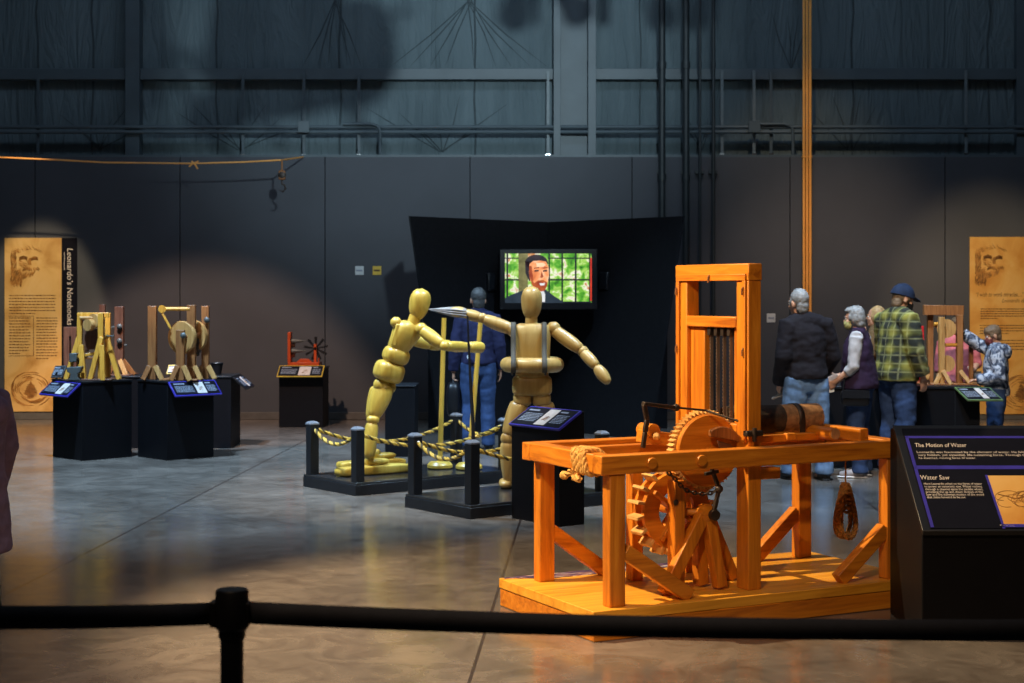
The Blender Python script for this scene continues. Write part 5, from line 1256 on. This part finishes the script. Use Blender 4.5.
# ================================================================== RIGHT EXHIBIT TABLE
YTb = 15.5; zt3 = P(0,386,YTb).z
tb = thing('exhibit_table', 'long low black exhibit table under the right wooden model', 'table', (P(930,0,YTb).x,YTb,0), 0)
xa, xb = P(826,0,YTb).x, P(980,0,YTb).x
MB().box((xa,YTb,0),(xb,YTb+.75,zt3-.025)).build('table_body', BLK, tb, world=True, bevel=.005); MB().box((xa-.01,YTb-.012,zt3-.025),(xb+.01,YTb+.76,zt3)).build('table_top', SAT, tb, world=True, bevel=.003)
MB().box((P(955,0,YTb).x-.004,YTb-.006,.02),(P(955,0,YTb).x+.004,YTb,zt3-.03)).build('body_seam', SAT, tb, world=True)
sign(tb, P(968,400,YTb-.19), (P(1003.5,0,YTb-.19).x-P(968,0,YTb-.19).x,0,0), (-.085,.17,.115), GBOR, (.50,.66))
q = M(15.85); fz = lambda v: V((v.x,v.y,zt3))
gm = thing('gear_tower_model', 'tall brown wooden frame model with round discs on the right exhibit table', 'model machine', fz(q(943,0)), 0)
MB().box(fz(q(921,0,-.2)), fz(q(973,0,.25))+V((0,0,.012))).build('base_board', BRN, gm, world=True, bevel=.003)
for px, dy, pt, w in ((930,.12,312,.055),(941.5,-.1,317,.055),(959.5,-.02,315,.06),(971,.2,345,.04)): B(gm,'post', fz(q(px,0,dy)), q(px,pt,dy), w, w, TAN if px == 941.5 else BRN)
B(gm,'head_beam', q(923.5,310,.06), q(963,310.5,.06), .065, .10, BRN, (0,0,1))
for px, py, r, dy in ((946.5,328.5,.092,-.05),(946.5,363.5,.082,-.05)): MB().lathe([(0,-.02),(r,-.02),(r,.02),(0,.02)], q(px,py,dy), V((-.25,-1,0)), 36).build('disc', TAN, gm, world=True)
for py, x0, x1 in ((324,934,951),(345,943,957),(365,943,952)): MB().cyl(q(x0,py,-.02), q(x1,py,-.02), .018, 12).build('rung', YEL, gm, world=True)
for a, b_, dy in (((943,371),(951,0),-.14),((960,371),(971,0),-.1),((928,374),(923,0),.05),((940,374),(935,0),-.1)): B(gm,'foot_brace', q(*a,dy), fz(q(b_[0],0,dy-.05)), .04, .04, TAN)
MB().lathe([(.01,0),(.028,.01),(.028,.03),(.01,.045)], q(936,325,.05), (0,-1,0), 14).build('knob', BRN, gm, world=True)
rb_ = thing('red_board', 'bright red upright board behind the man in plaid', 'board', (P(919,0,16.6).x,16.6,0), 0)
MB().box((P(914,0,16.6).x,16.6,.0),(P(924,0,16.6).x,16.64,P(0,326,16.6).z)).build('board', REDP, rb_, world=True, bevel=.004); MB().box((P(912,0,16.6).x,16.5,0),(P(926,0,16.6).x,16.74,.02)).build('foot_plate', BLKP, rb_, world=True)
ts_ = thing('table_label', 'small grey label block behind the right wooden model', 'sign', fz(q(977,0,.3)), 0)
MB().box((-.045,-.02,0),(.04,.03,.11)).build('label_block', GREYM, ts_, bevel=.004); MB().box((-.038,-.024,.05),(.033,-.02,.095)).build('label_face', INKG, ts_)
# ================================================================== LIGHT
def spot(name, loc, target, power, color, angle, blend=.3, size=.12):
    l = bpy.data.lights.new(name, 'SPOT'); l.energy = power; l.color = color; l.spot_size = math.radians(angle); l.spot_blend = blend; l.shadow_soft_size = size
    o = bpy.data.objects.new(name, l); C.objects.link(o); o.location = loc
    o.rotation_euler = (V(target)-V(loc)).to_track_quat('-Z','Y').to_euler(); return o
def area(name, loc, target, power, color, sx, sy):
    l = bpy.data.lights.new(name, 'AREA'); l.shape = 'RECTANGLE'; l.size = sx; l.size_y = sy; l.energy = power; l.color = color
    o = bpy.data.objects.new(name, l); C.objects.link(o); o.location = loc
    o.rotation_euler = (V(target)-V(loc)).to_track_quat('-Z','Y').to_euler(); return o
WARM, NEU, COOL = (1,.70,.36), (1,.90,.72), (.62,.80,1)
spot('saw_key', (-3.0,8.3,5.0), (.7,8.4,.3), 2700, (1,.74,.42), 60, .5, .04)
spot('saw_front', (-1.2,1.2,5.8), (.5,7.4,.2), 1050, (1,.70,.44), 48, .7, .12)
spot('floor_front', (-1.4,3.2,6.4), (-1.0,7.5,0), 1000, (1,.68,.45), 30, .9, .12)
spot('mannequin_key', (-2.2,11.0,7.6), (-.7,13.6,.8), 1750, (1,.90,.70), 34, .4, .08)
spot('mannequin_fill', (2.2,9.2,6.6), (-.2,13.3,1.0), 350, NEU, 30, .5, .1)
spot('floor_cool', (-4.5,13.5,8.5), (-3.0,15.0,0), 7500, (.46,.72,1), 66, .8, .3)
spot('floor_cool_right', (2.5,12.5,8.5), (1.5,15.5,0), 4600, (.48,.73,1), 62, .8, .3)
spot('left_models', (-3.4,14.0,7.0), (-4.1,20.0,0), 2700, (1,.66,.46), 35, .35, .07)
s_ = spot('left_banner', (-6.0,16.6,6.6), (-6.33,21.4,1.12), 1700, (1,.78,.47), 21, .3, .07); s_.scale = (.75,1,1)
spot('right_banner', (5.6,15.6,7.0), (6.5,21.4,1.2), 1500, (1,.74,.42), 26, .7, .07)
spot('right_people', (2.0,9.5,6.8), (4.2,15.4,.9), 2000, (1,.82,.62), 32, .6, .08)
spot('right_wall_warm', (3.6,15.0,8.0), (4.6,21.4,0), 1500, (1,.70,.48), 36, .8, .1)
spot('pipe_accent', (2.6,17.0,7.5), (P(807,0,YW).x,21.4,3.2), 420, (1,.78,.5), 30, 1, .05)
spot('upper_wall_wash', (1.5,3.0,6.0), (-1.0,21.8,5.1), 7600, (.66,.86,.95), 27, .9, .2)
area('wall_wash', (0,15.5,9.5), (0,21.5,2.2), 190, (.55,.75,1), 12, 1)
area('ceiling_wash', (0,9,9.8), (0,9,0), 200, (.78,.86,1), 16, 14)
# stage lamps hung from a pipe out of view: they shade the upper wall
tr = thing('lighting_pipe', 'black pipe batten above the view carrying stage lamps', 'pipe', (0,15.5,7.4))
MB().cyl((-8,0,0), (8,0,0), .03, 12).build('pipe', SAT, tr); 
for x in (-6,0,6): MB().cyl((x,0,0), (x,0,2.6), .012, 8).build('hanger', SAT, tr)
def lamp(x, y, z, rz_, tilt, lab, s_=1.0):
    t = thing('stage_lamp', lab, 'stage lamp', (x,y,z), rz_, 'stage lamps')
    d = V((0,math.cos(tilt),-math.sin(tilt)))
    MB().lathe([(.09*s_,-.25*s_),(.13*s_,-.2*s_),(.14*s_,.05*s_),(.17*s_,.22*s_),(.16*s_,.22*s_),(.12*s_,.02*s_)], (0,0,0), d, 20).build('lamp_body', SAT, t)
    MB().tube([(-.19*s_,0,0),(-.19*s_,0,.3*s_),(0,0,.38*s_),(.19*s_,0,.3*s_),(.19*s_,0,0)], .02*s_, 8).build('yoke', SAT, t)
    MB().cyl((0,0,.36*s_), (0,0,7.4-z+.02), .02, 8).build('hanger_tube', SAT, t)
    MB().prism([(.2*s_,d.y*.24*s_,-.22*s_),(.3*s_,d.y*.40*s_,-.2*s_),(.3*s_,d.y*.40*s_,.2*s_),(.2*s_,d.y*.24*s_,.22*s_)], (0.008,0,0)).build('barn_door', SAT, t)
for i, (x, z) in enumerate(((-4.6,5.75),(.55,5.75),(1.05,5.75),(1.85,5.7),(2.25,5.72),(3.9,5.74))): lamp(x, 15.5, z, .3*math.sin(i*2), .5+.2*math.cos(i), 'stage lamp hanging above the view, number %s from the left' % ('one two three four five six'.split()[i]), .9)
# unseen wing shape, added at upper left to cast shade on the wall
wf = thing('hung_shade_wing', 'large wing-like shape added above the view to cast shade on the upper wall', 'model machine', (-2.35,14.0,5.55))
def wing(pts, nm, m): return MB().prism([V((x,0,z)) for x, z in pts], (0,.03,0)).build(nm, m, wf)
wing([(-1.0,-.35),(-.3,-.55),(.25,-.25),(.1,.7),(-.9,.9)], 'wing_panel', BLKF); wing([(.5,-.3),(.9,-.6),(1.5,-.35),(1.75,-.2),(1.6,.6),(1.2,.8),(.6,.5)], 'wing_panel', BLKF)
for cx, cz, rx, rz_ in ((-.15,-.55,.35,.16),(.65,-.62,.30,.2),(1.25,-.45,.5,.22),(1.75,-.15,.3,.45)): MB().sup((cx,.02,cz), (rx,0,.1), (0,.02,0), (-.05,0,rz_), 2.2).build('wing_panel', BLKF, wf)
wing([(-.9,-1.0),(-.55,-1.1),(-.45,-.3),(-.85,-.35)], 'wing_panel', BLKF)
for a, b_ in (((-1.2,-.5),(2.2,.2)),((-.9,.9),(1.2,-.9)),((.2,-.2),(.75,-1.05)),((1.4,-.3),(1.95,-.95))): MB().beam((a[0],-.02,a[1]), (b_[0],-.02,b_[1]), .06, .05).build('spar', BRN, wf)
for x in (-.6,1.4): MB().cyl((x,0,.5), (x,0,4.46), .01, 6).build('wire', IRON, wf)
# ================================================================== WORLD, CAMERA
w = bpy.data.worlds.new('World'); bpy.context.scene.world = w; w.use_nodes = True
w.node_tree.nodes['Background'].inputs[0].default_value = (.02,.025,.03,1); w.node_tree.nodes['Background'].inputs[1].default_value = .3
cam = bpy.data.cameras.new('Camera'); co = bpy.data.objects.new('Camera', cam); C.objects.link(co)
co.location = (0,0,CH); co.rotation_euler = (PI/2,0,0)
cam.sensor_width = 36; cam.lens = 36*F/1024; cam.shift_y = -(341.5-HY)/1024
cam.dof.use_dof = True; cam.dof.focus_distance = 8.9; cam.dof.aperture_fstop = 5.0
cam.clip_end = 60
sc_ = bpy.context.scene; sc_.camera = co
sc_.view_settings.view_transform = 'Standard'; sc_.view_settings.look = 'None'; sc_.view_settings.exposure = 0; sc_.view_settings.gamma = 1; sc_.view_settings.use_curve_mapping = False
